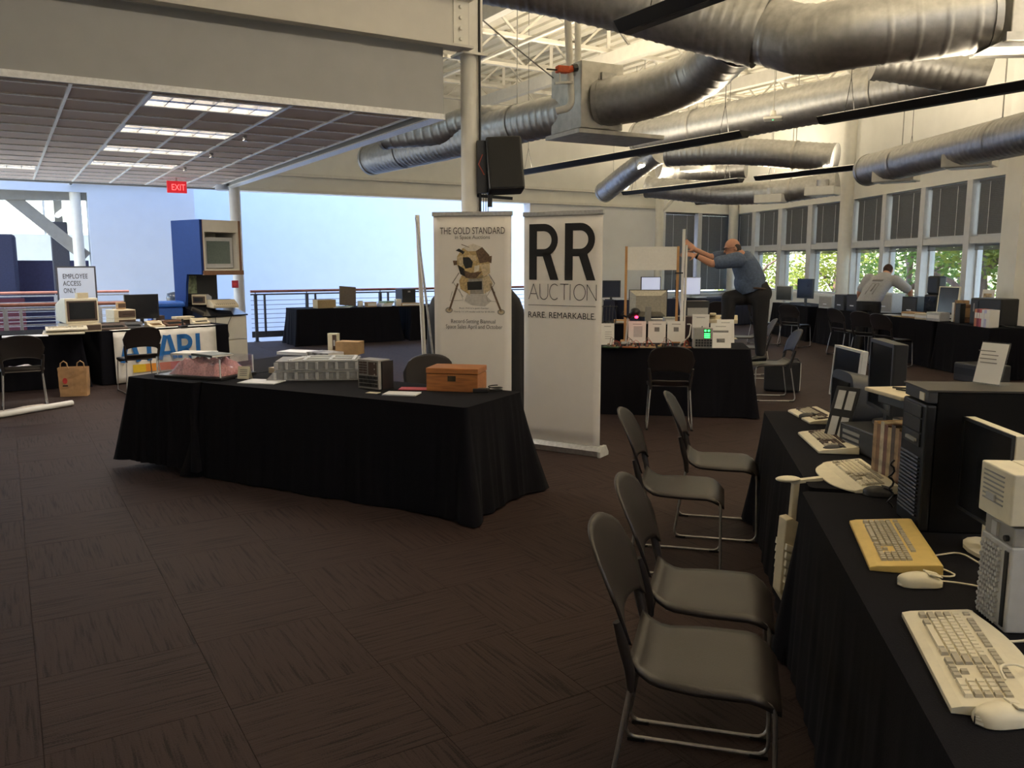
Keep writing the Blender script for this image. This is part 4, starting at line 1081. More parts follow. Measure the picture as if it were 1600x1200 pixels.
# white and grey workstation
ws = thing('workstation', 'ivory desktop unit stacked on a grey dimpled tower at the right edge', 'computer', Vector((1.222, 1.955, TT)), R(86))
m = MB(); m.box(0, .15, -.42, -.05, 0, .27); m.build('tower_case', beige, ws, bev=.004)
m = MB(); m.box(0, .15, -.05, .0, 0, .22); m.build('front_panel', lightgrey, ws, bev=.005)
m = MB()
for r_ in range(15):
    for c_ in range(7): m.cbox((.048 + c_ * .0135 + (r_ % 2) * .006, .0035, .012 + r_ * .0135), (.009, .007, .009), ry=R(45))
o = m.build('dimples', lightgrey, ws); o['kind'] = 'stuff'
m = MB(); m.box(.010, .026, .0, .003, .012, .205); m.build('black_slot', black_m, ws)
m = MB(); m.box(.004, .146, -.05, -.005, .22, .268); m.build('grey_collar', greyp, ws, bev=.003)
m = MB(); m.box(.075, .10, -.005, .002, .225, .262); m.build('drive_door', lightgrey, ws)
m = MB(); m.cyl((.03, -.006, .235), (.03, .004, .235), .008, n=10); m.build('button', black_m, ws)
m = MB(); m.box(-.005, .155, -.06, .012, .275, .405); dfr = m.build('desktop_front', ivory, ws, bev=.004)
m = MB(); m.box(-.005, .155, -.42, -.062, .275, .405); m.build('desktop_case', ivory, ws, bev=.003)
for i in range(7):
    k = MB(); k.box(.035, .135, .012, .014, .385 - i * .012, .389 - i * .012); k.build('vent_slot', greyp, dfr)
k = MB(); k.box(.07, .11, .012, .018, .318, .334); k.build('drive_lever', lightgrey, dfr)
# beige stepped unit hooked over the cloth edge between the two tables
t = thing('stepped_unit', 'beige hooked plastic unit with stepped keys hanging at the cloth edge', 'plastic unit', Vector((1.180, 3.42, .0)), R(8))
m = MB(); m.prism([(-.035, .50), (-.045, .26), (.0, .19), (.035, .185), (.04, .33), (.035, .56), (.0, .585), (-.03, .58)], -.035, .035, 'xz'); ub = m.build('unit_body', beige, t, bev=.004)
for i in range(6):
    z = .285 + i * .036
    for s_ in (-1, 1):
        k = MB(); k.prism([(-.034, z - .012), (.012, z - .028), (.018, z - .008), (-.03, z + .014)], *((-.052, -.034) if s_ < 0 else (.034, .052)), 'xz'); k.build('stepped_key', ivory, ub)
m = MB(); m.bar((.012, 0, .57), (.02, 0, .735), .026, .03); m.build('neck', beige, t, bev=.004)
m = MB(); m.ell((-.015, 0, .748), (.055, .035, .012)); m.bar((.0, 0, .735), (.13, -.01, .748), .03, .014); m.build('hook', ivory, t)
m = MB(); m.tube([(.03, 0, .19), (.05, .0, .15), (.06, .0, .09)], .006, 6); m.build('cable', dark_m, t)
# the far half of the row: monitors, boxes, magazines
lcd('tall flat monitor with silver rim at the far end of the right row', Vector((2.00, 4.93, TT)), R(-90), .40, .31, lightgrey, screen_m, .10, rim=.014, tilt=-4)
lcd('thin dark flat monitor left of the magazines', Vector((1.83, 4.02, TT + .125)), R(-97), .36, .34, black_m, screen_m, .07, th=.06, rim=.018)
t = thing('tube_monitor', 'dark grey tube monitor back facing the far keyboards', 'monitor', Vector((1.80, 4.49, TT)), R(-92))
g = []
for i in range(9):
    f = i / 8; hw = .17 - .05 * f; hh = .15 - .05 * f; y = f * .24
    g.append([(hw * math.copysign(abs(math.cos(a)) ** .45, math.cos(a)), y, .18 + hh * math.copysign(abs(math.sin(a)) ** .45, math.sin(a))) for a in [2 * math.pi * k / 28 for k in range(28)]])
m = MB(); vs = [p for r_ in g for p in r_]; m.add(vs, [(j * 28 + i, j * 28 + (i + 1) % 28, (j + 1) * 28 + (i + 1) % 28, (j + 1) * 28 + i) for j in range(8) for i in range(28)], 0, True); m.add(vs[:28], [tuple(range(27, -1, -1))]); m.add(vs[-28:], [tuple(range(28))])
m.build('casing', mat('slate_plastic', (.025, .027, .032), .45), t)
m = MB(); m.box(-.12, .12, -.012, -.002, .08, .28); m.build('screen', screen_m, t)
m = MB(); m.box(-.1, .1, -.0, .2, 0, .03); m.cyl((0, .1, .03), (0, .1, .06), .06, n=14); m.build('foot', MATS['slate_plastic'], t)
t = thing('silver_stand', 'leaning black easel frame with silver bars in front of the tube monitor', 'stand', Vector((1.66, 4.19, TT)), R(-52))
m = MB(); m.cbox((0, .05, .14), (.13, .012, .29), rx=R(-22)); m.build('board', black_m, t, bev=.003)
for i, (x, z) in enumerate(((-.025, .21), (.03, .21), (-.025, .08), (.03, .08))):
    k = MB(); k.cbox((x, .044 + (.14 - z) * -.404 * -1 * -1, z), (.04, .006, .10), rx=R(-22)); k.build('silver_bar', lightgrey, t)
t = thing('black_desktop_unit', 'black desktop computer with slim drive on top below the dark monitor', 'computer', Vector((1.87, 3.95, TT)), R(-84))
m = MB(); m.box(-.19, .17, -.2, .2, 0, .12); m.build('case', black_m, t, bev=.006)
m = MB(); m.box(-.155, .155, -.206, -.2, .01, .11); m.build('front_panel', dark_m, t)
for i in range(3):
    k = MB(); k.box(-.14, .02, -.21, -.206, .025 + i * .028, .04 + i * .028); k.build('drive_slot', greyp, t)
t = thing('slim_box', 'slim dark box carrying a beige tray next to the big tower', 'box', Vector((1.62, 3.20, TT)), R(-84))
m = MB(); m.box(-.13, .13, -.13, .25, .355, .40); m.build('slim_case', dark_m, t, bev=.004)
m = MB(); m.box(-.12, .12, .10, .24, 0, .355); m.build('lower_case', black_m, t, bev=.004)
m = MB(); m.box(-.13, .13, -.19, .1, .402, .418); m.build('tray', beige, t, bev=.004)
m = MB(); m.tube([(-.08, -.1, .421), (.0, -.02, .424), (.05, -.08, .421), (-.02, -.12, .424)], .004, 6); m.build('cable', black_m, t)
mags = [mat('cover_%d' % i, c, .5, ns=18, var=.5) for i, c in enumerate(((.20, .10, .05), (.32, .20, .10), (.08, .05, .035), (.42, .30, .16), (.15, .06, .04), (.5, .42, .3)))]
for i in range(8):
    m = MB(); m.box(-.105, .105, -.012, .012, 0, .27); w_ = MB()
    p = Vector((1.545, 3.44, TT)) + Vector((math.cos(R(-8)), math.sin(R(-8)), 0)) * (.0) + Vector((-.104, .995, 0)) * (-.17 + i * .0275) 
    o = thing('magazine', ('front', 'second', 'third', 'fourth', 'fifth', 'sixth', 'seventh', 'eighth', 'rearmost')[i] + ' brown printed magazine of the upright bundle beside the tower', 'magazine', p, R(6), 'upright magazines beside the black tower')
    k = MB(); k.box(0, .16, -.0125, .0125, 0, .235 + (i % 3) * .008); k.build('pages', ivory, o)
    k = MB(); k.box(-.001, .163, -.0135, -.0126, 0, .24 + (i % 3) * .008); k.box(-.001, .163, .0126, .0135, 0, .24 + (i % 3) * .008); k.box(-.003, -.0005, -.0135, .0135, 0, .24 + (i % 3) * .008); k.build('cover', mags[i % 6], o)
cable('coiled black cable beside the big tower', [Vector((1.405 + .012 * math.cos(i * 1.2), 3.00, TT + .01 + i * .009 + .006 * math.sin(i * 1.2))) for i in range(22)], .004, black_m)

# ---------------------------------------------------------------- things on the booth tables
acr = MATS['clear_acrylic']
p = on(322, 587); t = thing('display_case', 'clear acrylic display case with pink bubble wrap inside on the booth table', 'display case', p, rzF + R(8))
Wc, Dc, Hc = .62, .40, .165
m = MB(); m.box(-Wc / 2 - .02, Wc / 2 + .02, -Dc / 2 - .02, Dc / 2 + .02, 0, .022); m.build('case_base', black_m, t, bev=.004)
for nm, b in (('front_pane', (-Wc / 2, Wc / 2, -Dc / 2, -Dc / 2 + .005)), ('back_pane', (-Wc / 2, Wc / 2, Dc / 2 - .005, Dc / 2)), ('side_pane', (-Wc / 2, -Wc / 2 + .005, -Dc / 2, Dc / 2)), ('side_pane', (Wc / 2 - .005, Wc / 2, -Dc / 2, Dc / 2))):
    m = MB(); m.box(*b, .022, Hc); m.build(nm, acr, t)
m = MB(); m.box(-Wc / 2, Wc / 2, -Dc / 2, Dc / 2, Hc, Hc + .006); m.build('top_pane', acr, t)
m = MB()
for (x, y) in ((-Wc / 2, -Dc / 2), (Wc / 2, -Dc / 2), (-Wc / 2, Dc / 2), (Wc / 2, Dc / 2)): m.box(x - .004, x + .004, y - .004, y + .004, .02, Hc)
m.build('polished_edge', mat('acrylic_edge', (.75, .78, .80), .25), t)
pink = mat('pink_bubble_wrap', (.85, .36, .36), .25, ns=70, var=.25, bump=.5, coat=.5)
m = MB()
rn = random.Random(3)
g = []
for i in range(41):
    row = []
    for j in range(19):
        u, v = -1 + 2 * i / 40, -1 + 2 * j / 18
        e_ = max(0, 1 - abs(u) ** 4) ** .5 * max(0, 1 - abs(v) ** 4) ** .5
        h = .118 * e_ * (.80 + .5 * noise.noise((u * 3.3, v * 2.1, 2.2)) + .30 * noise.noise((u * 9, v * 6, .2)))
        row.append((.03 + u * .255, v * .17, .002 + max(0, h)))
    g.append(row)
m.sheet(g, (0, 0, -.001)); o = single('bubble_wrap', m, pink, 'crumpled pink bubble wrap bundle inside the acrylic case', 'bubble wrap', p + Vector((0, 0, .023)), rzF + R(8))
ct = p + Vector((0, 0, Hc + .007)); ax = Vector((math.cos(rzF + R(8)), math.sin(rzF + R(8)), 0)); ay = Vector((-ax.y, ax.x, 0))
def stack_book(label, pos, rz, w_, d, h, m, name='book', cat='book', group=None):
    t = thing(name, label, cat, pos, rz, group)
    k = MB(); k.box(-w_ / 2 + .003, w_ / 2 - .003, -d / 2 + .003, d / 2, .002, h - .002); k.build('pages', paper, t)
    k = MB(); k.box(-w_ / 2, w_ / 2, -d / 2, d / 2, 0, .002); k.box(-w_ / 2, w_ / 2, -d / 2, d / 2, h - .002, h); k.box(-w_ / 2, w_ / 2, -d / 2, -d / 2 + .003, 0, h); k.build('cover', m, t)
    return t
stack_book('white folder lying on top of the acrylic case', ct - ax * .12 + ay * .02, rzF + R(20), .30, .22, .016, paper)
stack_book('dark green book lying on the acrylic case beside the white folder', ct + ax * .10 - ay * .03, rzF + R(-8), .28, .20, .018, mat('dark_green_cover', (.05, .07, .05), .5))
p = on(381, 592); t = thing('price_card', 'small standing cream card beside the acrylic case', 'card', p, rzF + R(15))
m = MB(); m.cbox((0, 0, .05), (.10, .003, .10), rx=R(-14)); m.build('card', ivory, t); m = MB(); m.cbox((0, .03, .045), (.10, .003, .095), rx=R(20)); m.build('back_leaf', ivory, t)
for i in range(4):
    k = MB(); z = .03 + i * .014; k.cbox((0, -.0025 - (.05 - z) * -.249 * -1, z), (.065, .001, .005), rx=R(-14)); k.build('print_line', inkg, t)
stack_book('thin black folder lying between bubble wrap and card', on(362, 588), rzF + R(-6), .30, .16, .008, black_m)
stack_book('open white booklet left of the grey frame module', on(410, 597), rzF + R(16), .30, .22, .007, paper_b)
stack_book('small stack of tan cards behind the white booklet', on(437, 582), rzF, .13, .12, .045, beige)
# grey structural module, two layers
gm = mat('module_grey', (.30, .30, .30), .55, ns=40, var=.1); gml = mat('module_pale', (.46, .46, .47), .5, ns=40, var=.08)
pm = on(505, 592); rzM = rzF + R(34); t = thing('frame_module', 'long grey double-layer frame module on the booth table', 'module', on(500, 590), rzM)
for lay in range(2):
    z0 = lay * .078
    k = MB(); w_, d = .66 - lay * .03, .34
    k.box(-w_ / 2, w_ / 2, -d / 2, d / 2, z0, z0 + .012); k.box(-w_ / 2, w_ / 2, -d / 2, d / 2, z0 + .064, z0 + .076); k.box(-w_ / 2 + .012, w_ / 2 - .012, -d / 2 + .012, d / 2 - .012, z0 + .012, z0 + .064); fl_ = k.build('frame_layer', gm, t, bev=.002)
    for i in range(9):
        x = -w_ / 2 + .01 + (w_ - .02) * i / 8
        for s_ in (-1, 1):
            k = MB(); k.box(x - .01, x + .01, s_ * d / 2 - .012, s_ * d / 2 + .0, z0 + .012, z0 + .064); k.build('rib', gml, fl_)
    for i in range(5):
        y = -d / 2 + .01 + (d - .02) * i / 4
        for s_ in (-1, 1):
            k = MB(); k.box(s_ * w_ / 2 - .012, s_ * w_ / 2, y - .008, y + .008, z0 + .012, z0 + .064); k.build('rib', gml, fl_)
k = MB(); k.prism([(-.40, 0), (-.33, 0), (-.315, .05), (-.33, .07)], -.17, .17, 'xz'); k.build('flared_foot', gm, t)
k = MB()
for x in (-.1, .1, .28): k.box(x - .012, x + .012, -.15, .15, .155, .163)
for y in (-.15, 0, .15): k.box(-.1, .28, y - .012, y + .012, .155, .163)
k.build('white_frame', paper_b, t)
k = MB(); k.bar((-.2, -.14, .158), (-.12, .1, .160), .01, .008); k.bar((-.22, -.14, .158), (-.14, .1, .160), .01, .008); k.build('white_rod', paper_b, t)
# guidance computer style unit with keypad
def keypad_unit(label, p, rz, glow=False, s=1.0):
    t = thing('keypad_unit', label, 'control unit', p, rz)
    w_, d, h = .20 * s, .13 * s, .215 * s
    k = MB(); k.box(-w_ / 2, w_ / 2, -d / 2, d / 2, 0, h); k.build('unit_case', greyp, t, bev=.004)
    for r_ in range(3):
        for c_ in range(6 if r_ else 6):
            k = MB(); x = -w_ / 2 + .018 * s + c_ * .030 * s; z = .018 * s + r_ * .028 * s; k.box(x, x + .024 * s, -d / 2 - .008 * s, -d / 2, z, z + .022 * s); k.build('key', black_m, t)
    gr = mat('green_display', (.05, 1.0, .15), .4, emit=3.0, var=.05)
    if glow:
        k = MB(); k.box(.005 * s, .075 * s, -d / 2 - .003, -d / 2, .105 * s, .205 * s); k.build('display_back', black_gloss, t)
        for (x0, x1, z0, z1) in ((.01, .032, .178, .2), (.045, .067, .178, .2), (.01, .07, .15, .163), (.01, .07, .13, .143), (.01, .07, .11, .123)):
            k = MB(); k.box(x0 * s, x1 * s, -d / 2 - .005, -d / 2 - .003, z0 * s, z1 * s); k.build('lit_segment', gr, t)
    else:
        for i in range(5):
            for c_ in range(2):
                k = MB(); k.box(-.085 * s + c_ * .04 * s, -.05 * s + c_ * .04 * s, -d / 2 - .003, -d / 2, (.11 + i * .019) * s, (.124 + i * .019) * s); k.build('indicator_window', brownp, t)
        k = MB(); k.box(.005 * s, .085 * s, -d / 2 - .003, -d / 2, .105 * s, .2 * s); k.build('display_back', brownp, t)
        k = MB(); k.box(w_ / 2 - .03, w_ / 2 + .012, -d / 2 + .03, d / 2 + .02, .0, h - .01); k.build('black_side_plate', black_m, t)
        for i in range(5):
            k = MB(); k.cyl((w_ / 2 - .035, -d / 2 - .004, .03 + i * .04), (w_ / 2 - .035, -d / 2, .03 + i * .04), .006, n=8); k.build('screw', chrome, t)
    return t
keypad_unit('grey keypad control unit with black keys on the booth table', on(585, 606), rzF + R(-4))
stack_book('small tan paper slip in front of the keypad unit', on(583, 614), rzF + R(8), .09, .06, .003, ivory, 'paper_slip', 'paper')
stack_book('white and blue booklet in front of the red folder', on(628, 616), rzF + R(18), .24, .15, .009, paper_b)
stack_book('red folder lying left of the wooden box', on(652, 608), rzF + R(24), .26, .13, .005, mat('red_paper', (.50, .06, .06), .6), 'folder', 'folder')
p = on(712, 615); t = thing('wooden_box', 'orange wooden box with dark latch at the booth table end', 'box', on(714, 608), rzF + R(16))
m = MB(); m.box(-.19, .19, -.13, .13, 0, .125); m.build('box_body', wood, t, bev=.004)
m = MB(); m.box(-.193, .193, -.133, .133, .128, .168); wl_ = m.build('lid', wood, t, bev=.005)
m = MB(); m.box(-.03, .03, -.137, -.13, .075, .115); m.build('latch', mat('dark_brass', (.05, .035, .02), .4, .6), t, bev=.003)
for s_ in (-1, 1):
    k = MB(); k.box(.1 * s_ - .02, .1 * s_ + .02, .13, .136, .11, .145); k.build('hinge', MATS['dark_brass'], t)
t = thing('charger', 'small black charger with coiled cable beside the wooden box', 'charger', on(752, 613), rzF + R(30))
m = MB(); m.box(-.06, .05, -.025, .025, 0, .03); m.build('charger_body', black_m, t, bev=.006)
m = MB(); m.tube([(.05 + .05 + .05 * math.cos(i * .5 + 3.14), .03 + .045 * math.sin(i * .5), .006 + i * .0012) for i in range(30)], .004, 6); m.build('cable', black_m, t)
# far end of the bubble wrap table
stack_book('stack of white documents at the far end of the bubble wrap table', on(466, 553), rzF + R(10), .34, .24, .03, paper_b)
stack_book('stack of black and white magazines beside the white documents', on(508, 555), rzF + R(-4), .30, .22, .035, mat('bw_cover', (.30, .30, .30), .5, ns=14, var=.9))
t = thing('upright_booklet_box', 'narrow upright tan case with dark window beside the cardboard box', 'box', on(522, 549), rzF + R(14))
m = MB(); m.box(-.055, .055, -.03, .03, 0, .19); m.build('case', ivory, t, bev=.003)
m = MB(); m.box(-.0, .045, -.033, -.03, .02, .175); m.build('dark_window', brownp, t); m = MB(); m.box(.012, .03, -.035, -.033, .06, .12); m.build('pale_patch', lightgrey, t)
def carton(label, p, rz, w_, d, h, m=kraft):
    t = thing('cardboard_box', label, 'box', p, rz)
    k = MB(); k.box(-w_ / 2, w_ / 2, -d / 2, d / 2, 0, h - .004); k.build('box_body', m, t, bev=.002)
    for s_ in (-1, 1):
        k = MB(); k.box(-w_ / 2, w_ / 2, min(s_ * .001, s_ * d / 2), max(s_ * .001, s_ * d / 2), h - .004, h); k.build('flap', m, t)
    return t
carton('brown cardboard box at the far end of the bubble wrap table', on(547, 553), rzF + R(16), .24, .17, .13)

# ---------------------------------------------------------------- left tables
TTL = TT
def onA(px, py): return G(px, py, TT)
# banner with blue letters hanging on the cloth
def banner_atari():
    LL = (pA1 - pA0).length; q0, q1 = pA0 + dA * .03 - nA * .055, pA0 + dA * LL * .93 - nA * .055
    d = q1 - q0; W = math.hypot(d.x, d.y); rz = math.atan2(d.y, d.x)
    t = thing('cloth_banner', 'white cloth banner with blue letters and rainbow stripe on the left table', 'banner', (q0.x, q0.y, 0), rz)
    g = [[(W * i / 12, .012 * math.sin(i * 1.3) - .02 * (1 - j / 8), .02 + .70 * j / 8) for i in range(13)] for j in range(9)]
    k = MB(); k.sheet(g, (0, .003, 0)); k.box(0, W, .0, .12, .742, .745); k.build('banner_cloth', mat('banner_cloth', (.78, .74, .66), .8, ns=12, var=.04), t)
    bl = mat('blue_print', (.015, .14, .42), .7)
    k = MB(); Y_ = -.037; x0, lw, z0, h, s_ = W * .06, W * .15, .30, .34, .065
    def A_(x): k.ribbon([(x, z0), (x + lw * .4, z0 + h)], s_, Y_); k.ribbon([(x + lw, z0), (x + lw * .6, z0 + h)], s_, Y_); k.ribbon([(x + lw * .2, z0 + .09), (x + lw * .8, z0 + .09)], s_ * .8, Y_)
    A_(x0); x = x0 + lw * 1.25; k.ribbon([(x - .02, z0 + h - .03), (x + lw * .9, z0 + h - .03)], s_, Y_); k.ribbon([(x + lw * .42, z0), (x + lw * .42, z0 + h)], s_, Y_)
    A_(x + lw * 1.1); x += lw * 2.4; k.ribbon([(x, z0), (x, z0 + h)], s_, Y_)
    c = arc(x + lw * .35, z0 + h - .115, .085, 90, -90, 10); k.ribbon([(x, z0 + h - .03)] + c + [(x + lw * .1, z0 + h - .2)], s_, Y_); k.ribbon([(x + lw * .35, z0 + h - .2), (x + lw * .8, z0)], s_, Y_)
    x += lw * 1.25; k.ribbon([(x, z0), (x, z0 + h)], s_, Y_); k.build('blue_lettering', bl, t)
    for i, c in enumerate(((.75, .50, .03), (.75, .28, .03), (.72, .14, .05), (.55, .06, .06), (.30, .07, .16), (.14, .08, .28))):
        k = MB(); xa = W * (.15 + .12 * i); k.poly([(xa, Y_, .15), (xa + W * .12, Y_, .15), (xa + W * .12, Y_, .26), (xa, Y_, .26)]); k.build('colour_stripe', mat('stripe_%d' % i, c, .7, var=.03), t)
banner_atari()
# vintage machines
def tube_monitor(label, p, rz, w_, h, d, m, scr=None, name='tube_monitor', dark=True):
    t = thing(name, label, 'monitor', p, rz)
    k = MB(); k.prism([(-d * .0, 0), (d, .03), (d, h * .75), (d * .45, h), (0, h)], -w_ / 2, w_ / 2, 'yz'); k.build('casing', m, t, bev=.008)
    k = MB(); k.box(-w_ / 2 + .02, w_ / 2 - .02, -.008, 0, .03, h - .03); k.build('bezel', brownp if dark else m, t, bev=.003)
    k = MB(); k.box(-w_ / 2 + .045, w_ / 2 - .05, -.012, -.008, .055, h - .05); k.build('screen', scr or screen_m, t)
    k = MB(); k.cyl((w_ / 2 - .035, -.014, .04), (w_ / 2 - .035, -.008, .04), .008, n=8); k.build('knob', black_m, t)
    return t
rA = LAz
pm0 = onA(150, 520) + nA * .34
t = thing('expansion_box', 'cream flat computer box under the beige monitor', 'computer', pm0 - dA * .05, rA)
m = MB(); m.box(-.21, .21, -.12, .25, 0, .11); m.build('case', beige, t, bev=.006); m = MB(); m.box(-.12, .2, -.124, -.12, .02, .09); m.build('front_panel', brownp, t)
tube_monitor('beige tube monitor with dark screen on the left table', pm0 + Vector((0, 0, .112)) - dA * .03, rA, .42, .33, .36, ivory)
carton('small cream card box on top of the beige monitor', pm0 + Vector((0, 0, .445)) + nA * .06, rA, .14, .08, .07, beige)
def disk_drive(label, p, rz, m=beige):
    t = thing('disk_drive', label, 'disk drive', p, rz, 'beige disk drives on the left table')
    k = MB(); k.box(-.15, .15, -.14, .16, 0, .125); k.build('case', m, t, bev=.005)
    k = MB(); k.box(-.09, .14, -.148, -.14, .02, .11); k.build('drive_face', brownp, t); k = MB(); k.box(-.04, .10, -.152, -.148, .06, .066); k.build('slot', black_m, t)
pd = onA(207, 513) + nA * .36
disk_drive('lower beige disk drive beside the beige monitor', pd, rA); disk_drive('upper beige disk drive stacked beside the beige monitor', pd + Vector((0, 0, .127)), rA)
t = thing('toy_box', 'small brown box standing on the stacked disk drives', 'box', pd + Vector((-.02, .05, .254)), rA)
m = MB(); m.box(-.055, .055, -.04, .04, 0, .10); m.build('box_body', kraft, t, bev=.004); m = MB(); m.box(-.05, .05, -.042, -.04, .02, .08); m.build('front_label', brownp, t)
def home_computer(label, p, rz, m, mk, w_=.40, d=.28):
    t = thing('home_computer', label, 'computer', p, rz)
    k = MB(); k.prism([(-d / 2, 0), (d / 2, 0), (d / 2, .09), (.02, .085), (0, .05), (-d / 2, .028)], -w_ / 2, w_ / 2, 'yz'); k.build('case', m, t, bev=.006)
    k = MB()
    for r_ in range(4):
        for c_ in range(13): k.cbox((-w_ / 2 + .05 + c_ * (w_ - .1) / 12, -d / 2 + .03 + r_ * .026, .040 + r_ * .004), (.018, .019, .012))
    o = k.build('keys', mk, t); o['kind'] = 'stuff'
    for i in range(6):
        k = MB(); k.box(-w_ / 2 + .05, w_ / 2 - .05, .04 + i * .014, .046 + i * .014, .088, .093); k.build('vent_rib', mk, t)
home_computer('brown home computer in front of the beige monitor', onA(172, 516) + nA * .10 + dA * .05, rA, brownp, black_m, .40, .20)
home_computer('black angled home computer beside the brown one', onA(215, 514) + nA * .14, rA + R(-14), dark_m, black_m, .26, .22)
lcd('black flat monitor on the left table', onA(238, 507) + nA * .34 , rA + R(-4), .50, .37, black_m, screen_m, .07)
home_computer('tan cartridge console in front of the flat monitor', onA(248, 512) + nA * .12, rA, beige, kraft, .22, .20)
home_computer('brown wooden console with joystick on the left table', onA(278, 510) + nA * .16, rA + R(10), mat('walnut', (.14, .07, .04), .5, ns=8, var=.3), black_m, .30, .20)
t = thing('joystick', 'black joystick beside the brown console', 'joystick', onA(287, 513) + nA * .02, rA)
m = MB(); m.box(-.05, .05, -.05, .05, 0, .04); m.build('base', black_m, t, bev=.006); m = MB(); m.cyl((0, 0, .04), (0, .01, .13), .012, .016, n=10); m.build('stick', black_m, t); m = MB(); m.cyl((-.03, .03, .04), (-.03, .03, .052), .012, n=10); m.build('button', red_m, t)
t = thing('desk_scale', 'cream flat-topped device at the right end of the left table', 'device', onA(300, 507) + nA * .28, rA)
m = MB(); m.box(-.14, .14, -.09, .09, .06, .11); m.build('top_slab', beige, t, bev=.005); m = MB(); m.box(-.08, .08, -.06, .06, 0, .06); m.build('foot', brownp, t)
home_computer('low beige console at the right corner of the left table', onA(322, 507) + nA * .18, rA, beige, dark_m, .26, .14)
m = MB(); m.box(-.07, .07, -.05, .05, 0, .10); single('small_speaker', m, brownp, 'small brown speaker right of the flat monitor', 'speaker', onA(268, 505) + nA * .42, rA, bev=.006)
# stacked keyboards on the far left table
pk = G(92, 524, TT) + Vector((-.05, .22, 0))
for i in range(2): keyboard(('lower', 'upper')[i] + ' beige keyboard of the stack on the left table', pk + Vector((.02 * i, .03 * i, i * .048)), BA + R(-6 + 5 * i), .48, .24, ivory, beige, keyg, group='stacked beige keyboards', h0=.024, h1=.044)
p_ = G(22, 527, TT) + Vector((.05, .15, 0)); stack_book('sheets of white paper at the left picture edge on the table', p_, BA, .5, .3, .006, paper_b, 'paper_sheets', 'paper')
# bin, bottles behind
p = A(257, 480, 14.4); p.z = 0
t = thing('recycling_bin', 'blue plastic bin behind the black flat monitor', 'bin', p, BA)
m = MB(); m.prism([(-.20, 0), (.20, 0), (.25, .95), (-.25, .95)], -.2, .2, 'xz'); m.build('bin_body', mat('bin_blue', (.02, .10, .42), .4), t, bev=.02)
m = MB(); m.box(-.28, .28, -.24, .24, .95, 1.04); m.build('lid', MATS['bin_blue'], t, bev=.03)
p = A(273, 470, 15.4); p.z = 0; t = thing('water_cooler', 'dark translucent water bottles stacked beside the blue kiosk', 'water bottles', p, BA)
jm = mat('smoky_plastic', (.06, .08, .12), .2)
for i in range(4):
    m = MB(); z = .0 + i * .29; m.lathe([(.02, z), (.125, z + .01), (.135, z + .06), (.125, z + .12), (.135, z + .18), (.12, z + .26), (.03, z + .285)], n=18); m.build('bottle', jm, t)
# kiosk
p = A(332, 500, 14.6); p.z = 0
pk_ = A(330, 500, 14.4); pk_.z = 0
t = thing('kiosk', 'tall blue and white exhibit kiosk with a built-in screen', 'kiosk', pk_, R(53))
kw = mat('kiosk_cream', (.70, .66, .56), .5, ns=8, var=.03)
for i in range(2):
    m = MB(); m.box(-.40, .40, -.40, .40, .02 + i * .385, .395 + i * .385); dr_ = m.build('cabinet_drawer', kw, t, bev=.004)
m = MB(); m.cyl((-.401, .1, .66), (-.408, .1, .66), .012, n=8); m.build('lock', black_m, dr_)
m = MB(); m.prism([(-.42, .79), (.40, .79), (.40, 1.0), (.30, 1.0), (-.42, .81)], -.42, .42, 'yz'); m.build('sloped_top', black_gloss, t)
m = MB(); m.prism([(.40, .79), (.40, 2.33), (-.40, 2.33), (-.40, 1.47), (.02, 1.47), (.06, 1.30), (.10, .96), (.14, .79)], -.385, -.345, 'yz'); m.build('blue_side_panel', blue_m, t)
m = MB(); m.box(-.345, .345, .30, .37, 1.0, 1.47); m.build('dark_backboard', dark_m, t)
m = MB(); m.box(-.33, -.05, .285, .30, 1.15, 1.44); m.build('leafy_picture', mat('leaf_picture', (.28, .33, .2), .5, ns=16, var=.7), t)
m = MB(); m.box(-.345, .345, -.38, .37, 1.47, 1.56); m.box(-.345, .345, -.38, .37, 2.14, 2.33); m.box(-.345, -.29, -.38, .37, 1.56, 2.14); m.box(.29, .345, -.38, .37, 1.56, 2.14); m.box(-.29, .29, .2, .37, 1.56, 2.14); sh_ = m.build('screen_housing', kw, t)
m = MB(); m.box(-.36, .38, -.42, -.38, 1.46, 1.53); m.box(.33, .36, -.40, -.38, 1.53, 2.33); m.box(-.345, -.325, -.385, -.38, 1.53, 2.33); m.build('wood_trim', mat('brown_trim', (.22, .11, .06), .5), sh_)
m = MB(); m.box(-.27, .27, -.30, .19, 1.57, 2.06); im_ = m.build('inner_monitor', lightgrey, t, bev=.01)
m = MB(); m.box(-.21, .21, -.306, -.30, 1.64, 2.0); m.build('screen', mat('grey_green_screen', (.10, .13, .11), .2), im_)
def typing_unit(label, p, rz, w_, d, h):
    t2 = thing('typing_terminal', label, 'terminal', p, rz)
    k = MB(); k.prism([(-d / 2, 0), (d / 2, 0), (d / 2, h), (0, h), (-d / 2, h * .35)], -w_ / 2, w_ / 2, 'yz'); k.build('case', beige, t2, bev=.01)
    k = MB(); k.box(-w_ / 2 + .05, w_ / 2 - .05, .02, d / 2 - .03, h, h + .004); k.build('platen_slot', dark_m, t2)
    k = MB()
    for r_ in range(4):
        for c_ in range(10): k.cbox((-w_ / 2 + .06 + c_ * (w_ - .12) / 9, -d / 2 + .03 + r_ * d * .1, h * .45 + r_ * h * .1), (.016, .016, .012))
    o = k.build('keys', brownp, t2); o['kind'] = 'stuff'
q = Matrix.Rotation(R(53), 3, 'Z')
typing_unit('beige typing terminal on the kiosk slope', pk_ + q @ Vector((.08, -.22, .925)), R(40), .42, .32, .13)
tube_monitor('small beige device with dark end behind the typing terminal', pk_ + q @ Vector((-.18, .04, .97)), R(0), .24, .17, .26, beige)
